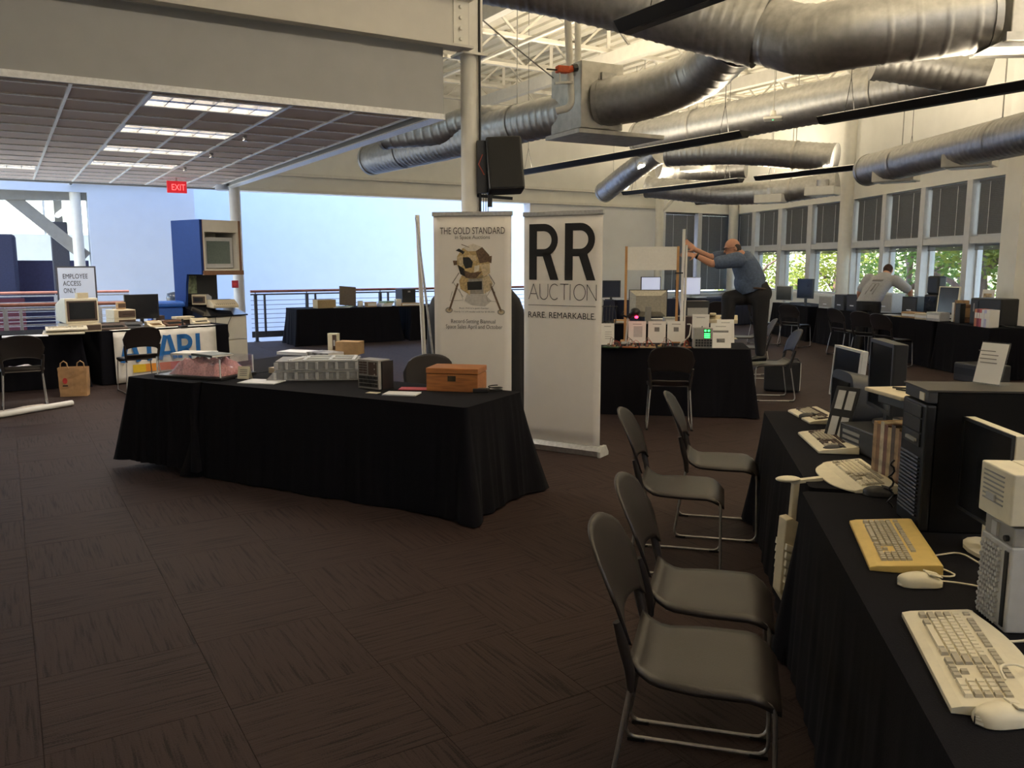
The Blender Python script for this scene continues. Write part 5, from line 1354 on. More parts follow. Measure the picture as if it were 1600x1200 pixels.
cable('thin black cable hanging down the kiosk front', [pk_ + q @ Vector(v) for v in ((-.20, -.43, .80), (-.20, -.425, .55), (-.10, -.425, .40), (.05, -.425, .44), (.0, -.425, .62), (.10, -.43, .80))], .005, black_m)
m = MB(); m.box(-.06, .06, -.03, .03, -.07, .07); p = A(368, 444, 16.4)
t = single('fire_alarm', m, mat('alarm_red', (.35, .02, .03), .45), 'dark red alarm box mounted on the gallery column', 'alarm', Vector((p.x, p.y - .02, p.z)), R(10), bev=.008)
k = MB(); k.cyl((0, -.034, 0), (0, -.03, 0), .035, n=12); k.build('sounder', red_m, t)
# employee sign
p = A(120, 442, 15.4)
t = thing('access_sign', 'white standing sign reading employee access only', 'sign', (p.x, p.y, 0), BA + R(-4))
zc = p.z
m = MB(); m.box(-.29, .29, .0, .02, zc - .40, zc + .27); m.build('sign_frame', mat('dark_frame', (.06, .06, .07), .5), t)
m = MB(); m.box(-.265, .265, -.006, .0, zc - .38, zc + .245); m.build('sign_face', white_wall, t)
for i, s_ in enumerate(('EMPLOYEE', 'ACCESS', 'ONLY')): text(s_, t, ink, -.20, zc + .07 - i * .115, (.36, .26, .18)[i], .11, -.008, align='LEFT')
m = MB(); m.box(-.2, .2, -.15, .17, 0, .02); m.bar((0, .03, .02), (0, .03, zc), .04, .03); m.build('sign_stand', dark_m, t)
# paper bag, roll, wrap
p = G(118, 618); t = thing('paper_bag', 'brown paper bag with red mark standing on the carpet', 'bag', p, R(14))
g = []
for j in range(9):
    z = .36 * j / 8; s_ = 1 + .06 * j / 8; row = []
    for (x, y) in [(-.155, -.07), (-.08, -.072), (0, -.07), (.08, -.072), (.155, -.07), (.157, 0), (.155, .07), (0, .072), (-.155, .07), (-.157, 0)]:
        row.append((x * s_ + .006 * noise.noise((x * 9, y * 9, z * 12)), y * s_ + .012 * noise.noise((x * 9 + 3, y * 9, z * 12)), z))
    g.append(row)
m = MB(); vs = [p_ for r_ in g for p_ in r_]; m.add(vs, [(j * 10 + i, j * 10 + (i + 1) % 10, (j + 1) * 10 + (i + 1) % 10, (j + 1) * 10 + i) for j in range(8) for i in range(10)], 0, False); m.add(vs[:10], [tuple(range(9, -1, -1))])
m.build('bag_body', mat('bag_paper', (.45, .26, .12), .8, ns=9, var=.2), t)
for x in (-.09, .10):
    k = MB(); k.tube([(x - .045, -.072, .35), (x - .035, -.075, .42), (x, -.075, .445), (x + .035, -.075, .42), (x + .045, -.072, .35)], .008, 6); k.build('handle', MATS['bag_paper'], t)
k = MB(); k.poly([(-.085 + .028 * math.cos(a * .5236), -.0865, .20 + .038 * math.sin(a * .5236)) for a in range(12)]); k.build('red_mark', mat('red_print', (.5, .04, .04), .7), t)
k = MB(); k.poly([(-.115, -.0865, .13), (-.055, -.0865, .13), (-.055, -.0865, .145), (-.115, -.0865, .145)]); k.build('dark_mark', ink, t)
q0, q1 = G(113, 634), G(-60, 664)
d = q1 - q0; rz_ = math.atan2(d.y, d.x)
t = thing('paper_roll', 'partly unrolled white paper lying on the carpet at left', 'paper roll', q0, rz_)
L = d.length
m = MB(); m.tube([(0, 0, .035), (L, 0, .035)], .032, 14); m.build('roll', paper, t)
g = [[(.1 + (L - .1) * i / 10, -.02 - .36 * j / 6, .012 + .022 * abs(noise.noise((i * .7, j * .8, 1))) + (.03 if j == 0 else 0)) for j in range(7)] for i in range(11)]
m = MB(); m.sheet(g, (0, 0, -.003)); m.build('loose_sheet', mat('roll_paper', (.70, .62, .52), .8), t)
m = MB(); g = [[(.15 * (i / 8 - .5) * 2, .10 * (j / 6 - .5) * 2, .006 + .05 * abs(noise.noise((i * .6, j * .7, 4))) * (1 - (i / 4 - 1) ** 2) ** .5) for j in range(7)] for i in range(9)]
m.sheet(g, (0, 0, -.004)); pc = U(.12, 11.05, .456); single('plastic_wrap', m, mat('grey_wrap', (.45, .38, .38), .3, ns=30, var=.3, coat=.5), 'crumpled plastic wrap lying on the far left chair seat', 'wrap', pc, R(40))

# ---------------------------------------------------------------- gallery table things
def onB(px, py): return G(px, py, TT)
def tb(b, a, z=TT): return U(b, a, z)
bq = lambda px, a: bcoord(A(px, 480, a))[0]
a1 = 16.62
carton('tan cardboard box at the left end of the gallery table', tb(bq(507, a1), a1), BA + R(5), .40, .25, .17, mat('tan_card', (.40, .29, .15), .8))
t = thing('leaning_board', 'brown board leaning on the gallery railing table', 'board', tb(bq(545, 16.8), 16.8), BA)
m = MB(); m.cbox((0, .05, .222), (.36, .02, .40), rx=R(-10), ry=R(5)); m.build('board', mat('brown_board', (.11, .085, .065), .7), t); m = MB(); m.bar((0, .09, .25), (0, .2, .005), .03, .01); m.build('strut', dark_m, t)
for k, (px, w_, d, h, m_, lab) in enumerate(((535, .34, .22, .03, paper_b, 'white papers in front of the brown board'), (563, .10, .06, .13, lightgrey, 'small grey standing card right of the brown board'), (579, .20, .2, .10, kraft, 'low tan box right of the grey card'),
        (602, .26, .22, .11, paper_b, 'pile of white and green papers on the gallery table'), (622, .12, .1, .15, ivory, 'upright cream box beside the paper pile'), (640, .44, .24, .06, kraft, 'flat tan tray under the black cube speaker'))):
    a_ = 16.55 + (.02 if k % 2 else 0)
    t = thing('table_item', lab, 'box' if k in (2, 4, 5) else 'papers', tb(bq(px, a_), a_), BA + R((k * 13) % 20 - 8))
    if k in (0, 3):
        for q_ in range(3):
            kk = MB(); kk.cbox(((q_ - 1) * .03, 0, h * (q_ + .5) / 3), (w_, d, h / 3), rz=R(q_ * 9)); kk.build('sheet_pile', (m_, paper, mat('green_print', (.25, .35, .22), .7))[q_], t)
    else:
        kk = MB(); kk.box(-w_ / 2, w_ / 2, -d / 2, d / 2, 0, h); kk.build('item_body', m_, t, bev=.003); kk = MB(); kk.box(-w_ / 2 + .01, w_ / 2 - .01, -d / 2 - .002, -d / 2, h * .2, h * .8); kk.build('front_label', paper, t)
t = thing('cube_speaker', 'black cube speaker on the gallery table beside the white pole', 'speaker', tb(bq(634, 16.9), 16.9), BA + R(6))
m = MB(); m.box(-.17, .17, -.15, .15, .0, .36); m.build('cabinet', dark_m, t, bev=.01); m = MB(); m.box(-.155, .155, -.156, -.15, .02, .34); m.build('grille', black_m, t); m = MB(); m.box(-.03, .03, -.16, -.156, .28, .31); m.build('badge', lightgrey, t)

# ---------------------------------------------------------------- centre exhibit table
def onC(px, py): return G(px, py, TT)
def leaflet(label, px, py, w_, h, rz=0, pic=1):
    p = onC(px, py); t = thing('paper_sign', label, 'sign', p, rzC + R(rz), 'standing paper signs on the centre table')
    k = MB(); k.cbox((0, .022, h / 2), (w_, .003, h), rx=R(-9)); k.build('sheet', paper, t)
    k = MB(); k.cbox((0, .075, h / 2 - .01), (w_ * .8, .003, h * .96), rx=R(16)); k.build('back_leaf', paper, t)
    def put(x, z, ww, hh, m_): k = MB(); k.cbox((x, .022 - .0022 + (z - h / 2) * .158, z), (ww, .0012, hh), rx=R(-9)); k.build('print_block', m_, t)
    put(0, h * .86, w_ * .5, .006, inkg)
    if pic == 1: put(0, h * .62, w_ * .28, h * .2, inkg)
    if pic == 2: put(0, h * .66, w_ * .75, h * .08, inkg); put(0, h * .3, w_ * .4, h * .16, mat('photo_print', (.18, .17, .16), .7, ns=60, var=.6))
    if pic == 3:
        for q_ in range(4): put(.01, h * (.3 + .1 * q_), w_ * .5, .004, inkg)
    if pic == 4: put(.01, h * .52, w_ * .5, h * .5, lightgrey)
    return t
leaflet('paper sign with text lines at the left end of the centre table', 949, 539, .15, .24, 4, 3)
leaflet('paper sign with pale drawing under the red light', 995, 536, .20, .25, 0, 4)
leaflet('paper sign with grey picture in the middle of the centre table', 1026, 536, .20, .25, 0, 1)
leaflet('paper sign with small picture beside the white cable', 1056, 536, .20, .25, 0, 1)
leaflet('taller blank paper sign behind the green lit unit', 1094, 530, .20, .30, -3, 0)
leaflet('paper sign with photo at the right end of the centre table', 1126, 544, .22, .27, 6, 2)
leaflet('paper sign tilted behind the rightmost sign', 1134, 536, .20, .27, 12, 3)
keypad_unit('grey keypad unit with green lit display on the centre table', onC(1097, 543), rzC + R(4), True, 1.0)
# circuit boards in front of the signs
cb_m = [mat('board_green', (.03, .07, .03), .5), mat('board_orange', (.28, .09, .03), .5), mat('board_tan', (.34, .24, .14), .6)]
for k, px in enumerate((955, 985, 1012, 1040, 1066)):
    p = onC(px, 543); t = thing('circuit_board', ('bare metal circuit with round coil at the left end', 'orange wired circuit board under the red light', 'small circuit board with copper loops', 'circuit board with curled brown wires', 'circuit board beside the green lit unit')[k] + ' of the centre table', 'circuit board', p, rzC + R(k * 7 - 10), 'circuit boards on the centre table')
    m = MB(); m.box(-.085, .085, -.05, .05, 0, .012); m.build('board', cb_m[k % 3], t)
    rn = random.Random(k)
    for q_ in range(7):
        m = MB(); x, y = rn.uniform(-.07, .07), rn.uniform(-.04, .04); m.box(x - .012, x + .012, y - .008, y + .008, .012, .012 + rn.uniform(.008, .03)); m.build('component', (black_m, chrome, kraft)[q_ % 3], t)
    for q_ in range(4):
        m = MB(); x = rn.uniform(-.06, .04); m.tube(smooth_path([(x, -.03, .012), (x + .01, -.02, .07 + .02 * q_), (x + .06, .01, .06), (x + .07, .02, .012)], .01, .04), .0025, 5); m.build('wire', mat(('copper_wire', 'red_wire', 'black_wire', 'brown_wire')[q_], ((.45, .18, .08), (.5, .03, .02), (.02, .02, .02), (.2, .09, .05))[q_], .4), t)
t = thing('desk_lamp', 'small red lit lamp head on a clamp over the centre table', 'lamp', onC(975, 538) + Vector((.03, .08, 0)), rzC)
m = MB(); m.box(-.05, .05, -.05, .05, 0, .02); m.bar((0, 0, .02), (.02, 0, .30), .02, .02); m.build('clamp_stand', lightgrey, t)
m = MB(); m.cyl((.02, 0, .30), (.10, 0, .36), .03, n=10); m.ell((.10, -.01, .36), (.06, .05, .05)); m.tube([(.02, 0, .30), (-.06, 0, .33), (-.03, 0, .36)], .012, 6); m.build('lamp_head', black_m, t)
m = MB(); m.ell((.115, -.03, .305), (.02, .02, .016)); m.build('red_bulb', mat('red_glow', (1.0, .02, .06), .4, emit=9.0, var=.01), t)
ld = bpy.data.lights.new('red_bulb_light', 'POINT'); ld.energy = .06; ld.color = (1, .05, .08); ld.shadow_soft_size = .02; lo = bpy.data.objects.new('red_bulb_light', ld); col.objects.link(lo); lo.parent = t; lo.location = (.115, -.06, .285)
cable('pale curved cable beside the green lit unit', [onC(1062, 541) + Vector((0, 0, .02)), onC(1078, 541) + Vector((0, .05, .10)), onC(1082, 538) + Vector((0, .1, .22)), onC(1074, 538) + Vector((0, .1, .22))], .008, lightgrey)
m = MB(); m.tube([(0, 0, 0), (.02, 0, .09), (.04, 0, .18)], .006, 6); m.box(-.03, .03, -.02, .02, 0, .05); single('small_antenna', m, black_m, 'small black antenna device behind the green lit unit', 'device', onC(1092, 535) + Vector((.02, .12, 0)), rzC)
m = MB(); m.box(-.13, .13, -.1, .1, 0, .26); single('dark_cabinet_box', m, mat('dark_maroon', (.05, .03, .035), .5), 'dark box standing behind the signs near the man', 'box', onC(1075, 528) + Vector((0, .12, 0)), rzC, bev=.006)
# wooden frame with white board
pa, pb = D(979, 385, 9.72), D(1060, 385, 9.62)
t = thing('board_frame', 'white sign board held between two wooden posts on the centre table', 'sign board', (pa.x, pa.y, TT), math.atan2(pb.y - pa.y, pb.x - pa.x))
Wb = math.hypot(pb.x - pa.x, pb.y - pa.y); zt = pa.z - TT
for x in (0, Wb):
    m = MB(); m.box(x - .014, x + .014, -.012, .012, 0, zt); m.build('wooden_post', stick, t); m = MB(); m.box(x - .05, x + .05, -.09, .09, 0, .014); m.build('post_foot', stick, t)
m = MB(); m.box(.014, Wb - .014, -.006, .006, zt - .27, zt - .005); m.build('white_board', mat('board_paper', (.84, .82, .77), .7, var=.03), t)
m = MB(); m.box(Wb - .03, Wb + .06, -.02, .02, zt - .31, zt - .295); m.build('clamp', black_m, t)
p0 = D(1064, 520, 9.75); p1 = D(1069, 358, 9.75)
m = MB(); m.tube([(0, 0, 0), (p1.x - p0.x, 0, p1.z - TT)], .017, 10); m.tube([(.035, 0.0, 0), (p1.x - p0.x + .035, 0, p1.z - TT - .18)], .013, 8)
single('white_tubes', m, paper, 'pair of tall white tubes the man steadies on the centre table', 'tubes', (p0.x, p0.y, TT))
# behind: iMac-like monitor and small things on the second table
tz = TT
def on2(px, Y): q_ = D(px, 480, Y); return Vector((q_.x, Y, tz))
t = thing('monitor_back', 'large silver backed monitor seen from behind on the second table', 'monitor', on2(1012, 12.75), R(176))
m = MB(); g = [[(-.28 + .56 * i / 8, -.03 - .02 * (1 - abs(i / 4 - 1) ** 2) * (1 - abs(j / 4 - 1) ** 2), .10 + .40 * j / 8) for i in range(9)] for j in range(9)]
m.box(-.29, .29, .02, .05, .09, .51); m.build('bezel', black_m, t, bev=.004)
m = MB(); m.box(-.20, .20, -.05, .0, .19, .42); vs = [(-.28, -.0, .10), (.28, -.0, .10), (.28, 0, .50), (-.28, 0, .50)]
M2 = MB(); M2.add([(-.28, -.02, .10), (.28, -.02, .10), (.28, -.02, .50), (-.28, -.02, .50), (-.19, .045 - .12, .18), (.19, -.075, .18), (.19, -.075, .42), (-.19, -.075, .42)], [(4, 5, 6, 7), (0, 1, 5, 4), (1, 2, 6, 5), (2, 3, 7, 6), (3, 0, 4, 7)])
M2.v = [(v[0], -v[1], v[2]) for v in M2.v]; 
M3 = MB(); M3.v = [(v[0], v[1] + .03, v[2]) for v in M2.v]; M3.f = [list(reversed(f)) for f in M2.f]; M3.m = M2.m; M3.sm = M2.sm
M3.build('silver_back', mat('silver_plastic', (.46, .43, .36), .4, .2), t)
m = MB(); m.box(-.045, .045, .06, .12, .02, .26); m.build('stand_neck', greyp, t, bev=.01); m = MB(); m.box(-.13, .13, -.05, .15, 0, .02); m.build('stand_foot', greyp, t)
for k, (px, w_, h, m_, lab) in enumerate(((972, .24, .05, kraft, 'flat tan box left of the silver backed monitor'), (1050, .24, .10, lightgrey, 'small grey box right of the silver backed monitor'), (1038, .44, .05, paper, 'low white tray beside the silver backed monitor'), (1087, .36, .34, dark_m, 'dark open box on the second table'))):
    t = thing('desk_box', lab, 'box', on2(px, 12.66 + (-.06 if k == 1 else .38 if k == 2 else .1)), R(-6 + k * 4))
    m = MB(); m.box(-w_ / 2, w_ / 2, -.1, .1, 0, h); m.build('box_body', m_, t, bev=.004); m = MB(); m.box(-w_ / 2 + .02, w_ / 2 - .02, -.103, -.1, h * .25, h * .7); m.build('front_panel', lightgrey if k == 3 else paper, t)
t = thing('desk_phone', 'beige desk telephone and papers near the climbing man', 'phone', on2(1130, 12.75), R(-14))
m = MB(); m.prism([(-.12, 0), (.12, 0), (.12, .12), (-.12, .06)], -.22, .22, 'yz'); m.build('phone_body', beige, t, bev=.008); m = MB(); m.box(-.2, -.1, -.1, .12, .11, .15); m.build('handset', beige, t, bev=.015); m = MB(); m.box(-.04, .16, -.08, .06, .085, .105); m.build('keypad', lightgrey, t)
tube_monitor('beige boxy monitor at the left edge of the white lettered banner', D(940, 470, 12.9) * 1 + Vector((-.15, 0, 0)), 0, .36, .34, .34, lightgrey, dark=False).location.z = TT
t = thing('wire_stand', 'black wire rack beside the white lettered banner', 'rack', on2(951, 12.6), 0)
m = MB()
for i in range(5): m.tube([(-.10 + i * .05, -.05, 0), (-.10 + i * .05 + .02, 0, .28 - .02 * (i % 2)), (-.08 + i * .05, .08, 0)], .006, 5)
m.tube([(-.12, 0, .26), (.14, 0, .26)], .006, 5); m.build('rack_wires', dark_m, t); m = MB(); m.box(-.14, .14, -.08, .1, 0, .01); m.build('rack_base', dark_m, t)
# far wall tables
def ftb(px, a): q_ = A(px, 470, a); return Vector((q_.x, q_.y, TT))
lcd('dark flat monitor at the left of the far wall tables', ftb(955, 16.55), BA + R(-20), .46, .42, dark_m, mat('blue_dark_screen', (.03, .035, .06), .2), .06)
lcd('flat monitor with pale lit screen by the far wall pillar', ftb(1016, 16.6), BA + R(-25), .52, .46, dark_m, screen_lit, .10)
lcd('flat monitor with lilac lit screen before the tall blinds', ftb(1079, 16.45), BA + R(-24), .52, .46, lightgrey, screen_lit, .08)
lcd('flat monitor turned sideways beside the wooden post', ftb(1057, 16.5), BA + R(40), .40, .42, dark_m, screen_m, .06)
lcd('white laptop like flat screen in the far window corner', Vector((6.30, 19.35, TT)), R(-50), .42, .34, lightgrey, screen_m, .05)
for k, (px, a_, lab) in enumerate(((968, 16.5, 'white papers below the far dark monitor'), (1090, 16.4, 'white papers before the lilac screen'), (1036, 16.5, 'white papers between the far screens'))):
    stack_book(lab, ftb(px, a_), BA, .4, .25, .02, paper_b, 'paper_pile', 'papers')
m = MB(); m.tube([U(15.35, AF - .25, 0), U(15.35, AF - .25, ROOF)], .11, 14); struct('trim_far_pillar', m, steel_white)
m = MB(); m.tube([U(15.35, AF - .27, 3.0), U(16.0, AF - .9, 3.9)], .05, 8); struct('trim_brace', m, steel_white)
# suitcase under chair
t = thing('suitcase', 'black suitcase standing under the chair the man stands on', 'suitcase', G(1221, 611), R(-20))
m = MB(); m.box(-.22, .22, -.13, .13, .01, .40); m.build('case_body', mat('black_nylon', (.012, .012, .014), .8, ns=90, var=.2, bump=.2), t, bev=.03)
m = MB(); m.tube([(.10, 0, .40), (.12, 0, .43), (.18, 0, .43), (.20, 0, .40)], .01, 6); m.build('handle', dark_m, t); m = MB(); m.tube([(.222, -.1, .03), (.226, 0, .2), (.222, .1, .36)], .006, 5); m.build('zip', lightgrey, t)

# ---------------------------------------------------------------- window tables
def wt(x, y, z=TT): return Vector((x, y, z))
def wpx(px, Y): q_ = D(px, 480, Y); return Vector((q_.x, Y, TT))
RW = R(-72)
lcd('dark flat monitor on the window table left of the bending man', Vector((6.28, 17.9, TT)), R(-60), .42, .42, dark_m, screen_m, .16)
for k, (x, y, w_, h, m_, lab) in enumerate(((6.5, 17.0, .40, .26, lightgrey, 'pale grey computer box on the window table behind the man'), (6.55, 16.4, .28, .30, dark_m, 'dark cube computer on the window table behind the man'), (6.62, 15.95, .30, .32, black_m, 'black box with small badge left of the bending man'), (7.0, 15.45, .4, .36, lightgrey, 'grey printer by the window behind the man'),
        (6.95, 14.35, .34, .34, black_m, 'black computer under the man\'s right hand'))):
    t = thing('desk_unit', lab, 'computer', Vector((x, y, TT)), RW)
    m = MB(); m.box(-w_ / 2, w_ / 2, -.15, .15, 0, h); m.build('case', m_, t, bev=.008); m = MB(); m.box(-w_ / 2 + .02, w_ / 2 - .02, -.156, -.15, .03, h - .03); m.build('front_panel', dark_m if m_ is not lightgrey else greyp, t); m = MB(); m.box(-.05, .05, -.16, -.156, h * .3, h * .36); m.build('badge', paper_b, t)
t = thing('tall_speaker', 'tall black rounded tower with a screen on the window table', 'computer', Vector((6.98, 13.78, TT)), RW)
m = MB(); m.box(-.14, .14, -.10, .12, .0, .40); m.box(-.12, .12, -.08, .10, .40, .70); m.build('tower_body', black_m, t, bev=.03); m = MB(); m.box(-.12, .12, -.108, -.1, .06, .36); m.build('front_panel', screen_m, t); m = MB(); m.box(-.13, .13, -.16, .0, 0, .03); m.build('silver_base', lightgrey, t)
lcd('dark flat monitor with ivory rim on the window table', Vector((6.95, 13.32, TT)), R(-62), .36, .46, ivory, screen_m, .08, tilt=-6)
for k, (x, y, w_, h, m_, lab) in enumerate(((6.72, 13.95, .34, .10, kraft, 'flat tan box on the window table before the black tower'), (6.74, 13.55, .30, .10, beige, 'low beige box before the ivory rimmed monitor'), (6.76, 13.22, .28, .14, lightgrey, 'grey rounded printer box on the window table'))):
    t = thing('small_box', lab, 'box', Vector((x, y, TT)), RW); m = MB(); m.box(-w_ / 2, w_ / 2, -.1, .1, 0, h); m.build('box_body', m_, t, bev=.008); m = MB(); m.box(-w_ / 2 + .02, w_ / 2 - .02, -.102, -.1, h * .3, h * .7); m.build('front_label', paper, t)
stack_book('yellow paper sheet at the front of the window table', Vector((6.68, 14.25, TT)), RW, .34, .16, .004, mat('yellow_paper', (.62, .50, .22), .7), 'paper_sheet', 'paper')
stack_book('white sheet under the bending man\'s hand', Vector((6.72, 14.75, TT)), RW, .34, .22, .004, paper_b, 'paper_sheet', 'paper')
for k, (y, m_, h, lab) in enumerate(((13.02, paper, .30, 'white boxed software'), (12.95, mags[1], .34, 'brown boxed software'), (12.86, mags[0], .28, 'dark brown boxed software'))):
    t = thing('software_box', lab + ' standing left of the black cabinet by the window', 'box', Vector((6.98, y, TT)), RW + R(75)); m = MB(); m.box(-.10, .10, -.03, .03, 0, h); m.build('box_body', m_, t, bev=.003); m = MB(); m.box(-.07, .07, -.032, -.03, h * .3, h * .8); m.build('front_label', kraft, t)
t = thing('small_tower_speaker', 'narrow black speaker between software boxes and cabinet', 'speaker', Vector((6.86, 12.76, TT)), RW); m = MB(); m.box(-.05, .05, -.05, .05, 0, .30); m.build('cabinet', black_m, t, bev=.006); m = MB(); m.box(-.04, .04, -.053, -.05, .02, .28); m.build('grille', dark_m, t)
t = thing('black_cabinet', 'black desktop computer case near the right pillar by the window', 'computer', Vector((7.08, 12.25, TT)), RW)
m = MB(); m.box(-.27, .27, -.17, .17, 0, .40); m.build('case', black_m, t, bev=.02); m = MB(); m.box(-.25, -.12, -.178, -.17, .04, .36); m.build('front_panel', dark_m, t); m = MB(); m.box(-.2, -.18, -.182, -.178, .2, .32); m.build('handle', greyp, t)
for k, m_ in enumerate((mat('cover_orange', (.55, .20, .10), .5), mat('cover_maroon', (.22, .03, .05), .5), mat('cover_red', (.45, .10, .12), .5), paper_b, mat('cover_lilac', (.50, .50, .70), .5), paper)):
    t = thing('binder', ('orange', 'maroon', 'red', 'white', 'pale lilac', 'rightmost white')[k] + ' binder standing before the black case by the window', 'binder', Vector((6.83, 12.14 - k * .062, TT)), RW, 'binders in front of the black case')
    m = MB(); m.box(-.028, .028, -.09, .09, 0, .25); m.build('cover', m_, t, bev=.003); m = MB(); m.box(-.018, .018, -.092, -.09, .12, .2); m.build('spine_label', paper, t)
t = thing('window_photo_card', 'small printed card leaning in the window behind the black case', 'card', Vector((7.22, 12.75, TT)), RW); m = MB(); m.cbox((0, .03, .26), (.22, .006, .5), rx=R(-8)); m.build('card', paper, t); m = MB(); m.cbox((0, .036, .40), (.14, .004, .1), rx=R(-8)); m.build('picture', mags[3], t)
m = MB(); m.tube(smooth_path([(-.15, 0, .01), (-.05, .04, .03), (.05, -.02, .02), (.18, .03, .012)], .02, .05), .012, 6); single('cable_coil', m, black_m, 'dark cables lying at the right end of the window table', 'cable', Vector((6.98, 11.82, TT)), RW)
t = thing('storage_case', 'black case lying on the carpet before the right pillar', 'case', G(1535, 597), R(-80)); m = MB(); m.box(-.28, .28, -.25, .2, .0, .26); m.build('case_body', dark_m, t, bev=.02); m = MB(); m.box(-.25, .25, -.256, -.25, .1, .2); m.build('front_panel', black_m, t)
# grey armchair behind the big tower
t = thing('task_chair', 'grey framed chair peeking above the big black tower', 'chair', Vector((3.0, 5.35, 0)), R(150))
m = MB(); m.tube(smooth_path([(-.25, -.25, .02), (-.25, -.25, .66), (.2, -.25, .68)], .03, .1), .022, 8); m.build('arm_frame', greyp, t); m = MB(); m.tube(smooth_path([(-.25, .25, .02), (-.25, .25, .66), (.2, .25, .68)], .03, .1), .022, 8); m.build('arm_frame', greyp, t)
m = MB(); m.box(-.25, .25, -.23, .23, .42, .48); m.build('seat', dark_m, t, bev=.02); m = MB(); m.cbox((.26, 0, .62), (.03, .46, .30), ry=R(10)); m.build('backrest', lightgrey, t, bev=.01)
for s_ in (-1, 1):
    m = MB(); m.bar((.22, s_ * .22, 0), (.22, s_ * .22, .45), .03, .03); m.build('leg', greyp, t)

# ---------------------------------------------------------------- people
skin = mat('skin', (.50, .25, .16), .5, ns=50, var=.08)
def bake(mb_, name, m_, vox, parent=None, smooth_it=4, loc=None):
    me = mb_.mesh(name); o = bpy.data.objects.new(name, me); col.objects.link(o)
    r = o.modifiers.new('r', 'REMESH'); r.mode = 'VOXEL'; r.voxel_size = vox; r.use_smooth_shade = True
    s_ = o.modifiers.new('s', 'SMOOTH'); s_.factor = .5; s_.iterations = smooth_it
    dg = bpy.context.evaluated_depsgraph_get(); dg.update(); me2 = bpy.data.meshes.new_from_object(o.evaluated_get(dg)); bpy.data.objects.remove(o); me2.name = name
    me2.materials.clear(); me2.materials.append(m_)
    o = bpy.data.objects.new(name, me2); col.objects.link(o)
    if parent is not None: o.parent = parent
    if loc is not None: o.location = loc
    return o
def cap(m, p0, p1, r0, r1, n=14):          # tapered capsule
    p0, p1 = Vector(p0), Vector(p1); d = (p1 - p0); L = d.length; d.normalize(); pts = []; rs = []
    for k in range(5): a = math.pi / 2 * k / 4; pts.append(p0 - d * r0 * math.cos(a)); rs.append(max(.0006, r0 * math.sin(a)))
    for k in range(5): a = math.pi / 2 * k / 4; pts.append(p1 + d * r1 * math.sin(a)); rs.append(max(.0006, r1 * math.cos(a)))
    m.tube(pts, rs, n)
def chain(m, pts, rs):
    for i in range(len(pts) - 1): cap(m, pts[i], pts[i + 1], rs[i], rs[i + 1])
def loft(m, secs, n=20):                   # oval sections: (centre, half width vec, half depth vec)
    vs = []; fs = []
    for c, a, b in secs:
        c, a, b = Vector(c), Vector(a), Vector(b)
        for k in range(n): th = 2 * math.pi * k / n; vs.append(c + a * math.cos(th) + b * math.sin(th))
    for j in range(len(secs) - 1):
        for k in range(n): fs.append((j * n + k, j * n + (k + 1) % n, (j + 1) * n + (k + 1) % n, (j + 1) * n + k))
    m.add(vs, fs, 0, True); m.add(vs[:n], [tuple(range(n - 1, -1, -1))]); m.add(vs[-n:], [tuple(range(n))])
def hand(m, wrist, dirv, palm_n, size=.19, curl=.25, thumb_side=1):
    w0 = Vector(wrist); f = Vector(dirv).normalized(); nrm = Vector(palm_n); nrm = (nrm - f * nrm.dot(f)).normalized(); s_ = f.cross(nrm) * thumb_side
    pl = size * .52
    loft(m, [(w0, s_ * .026, nrm * .017), (w0 + f * pl * .4, s_ * .040, nrm * .015), (w0 + f * pl, s_ * .042, nrm * .012)], 14)
    for k, (o_, ln) in enumerate(((.031, .42), (.011, .48), (-.010, .45), (-.030, .36))):
        b = w0 + f * pl * .95 + s_ * o_; d1 = (f + s_ * o_ * 3 - nrm * curl * -.3).normalized(); L = ln * size
        p1 = b + d1 * L * .45; d2 = (d1 + nrm * curl).normalized(); p2 = p1 + d2 * L * .32; d3 = (d2 + nrm * curl).normalized(); p3 = p2 + d3 * L * .25
        chain(m, [b, p1, p2, p3], [.0095, .009, .008, .007])
    b = w0 + f * pl * .25 + s_ * .030; d1 = (f * .6 + s_ * .9 + nrm * .3).normalized(); p1 = b + d1 * size * .2; p2 = p1 + (d1 + f * .6).normalized() * size * .17
    chain(m, [b, p1, p2], [.013, .011, .008])
def head(m, c, fwd, up, hsz=.235):
    f = Vector(fwd).normalized(); u = Vector(up); u = (u - f * u.dot(f)).normalized(); s_ = f.cross(u)
    M_ = Matrix((s_, f, u)).transposed()
    c = Vector(c); k = hsz / .235
    m.ell(c + u * .02 * k, (.075 * k, .094 * k, .097 * k), 22, 14, M=M_); m.ell(c + f * .024 * k - u * .05 * k, (.058 * k, .066 * k, .070 * k), 18, 12, M=M_)
    cap(m, c + f * .088 * k + u * .012 * k, c + f * .108 * k - u * .024 * k, .009 * k, .015 * k); m.ell(c + f * .080 * k - u * .095 * k, (.024 * k, .02 * k, .018 * k), M=M_)
    m.ell(c + f * .089 * k - u * .058 * k, (.024 * k, .010 * k, .008 * k), M=M_)                     # lips
    m.ell(c + f * .085 * k + u * .028 * k, (.052 * k, .014 * k, .010 * k), M=M_)                     # brow
    for q_ in (-1, 1): m.ell(c + s_ * q_ * .077 * k - f * .008 * k - u * .008 * k, (.010 * k, .020 * k, .032 * k), M=M_)
    return M_
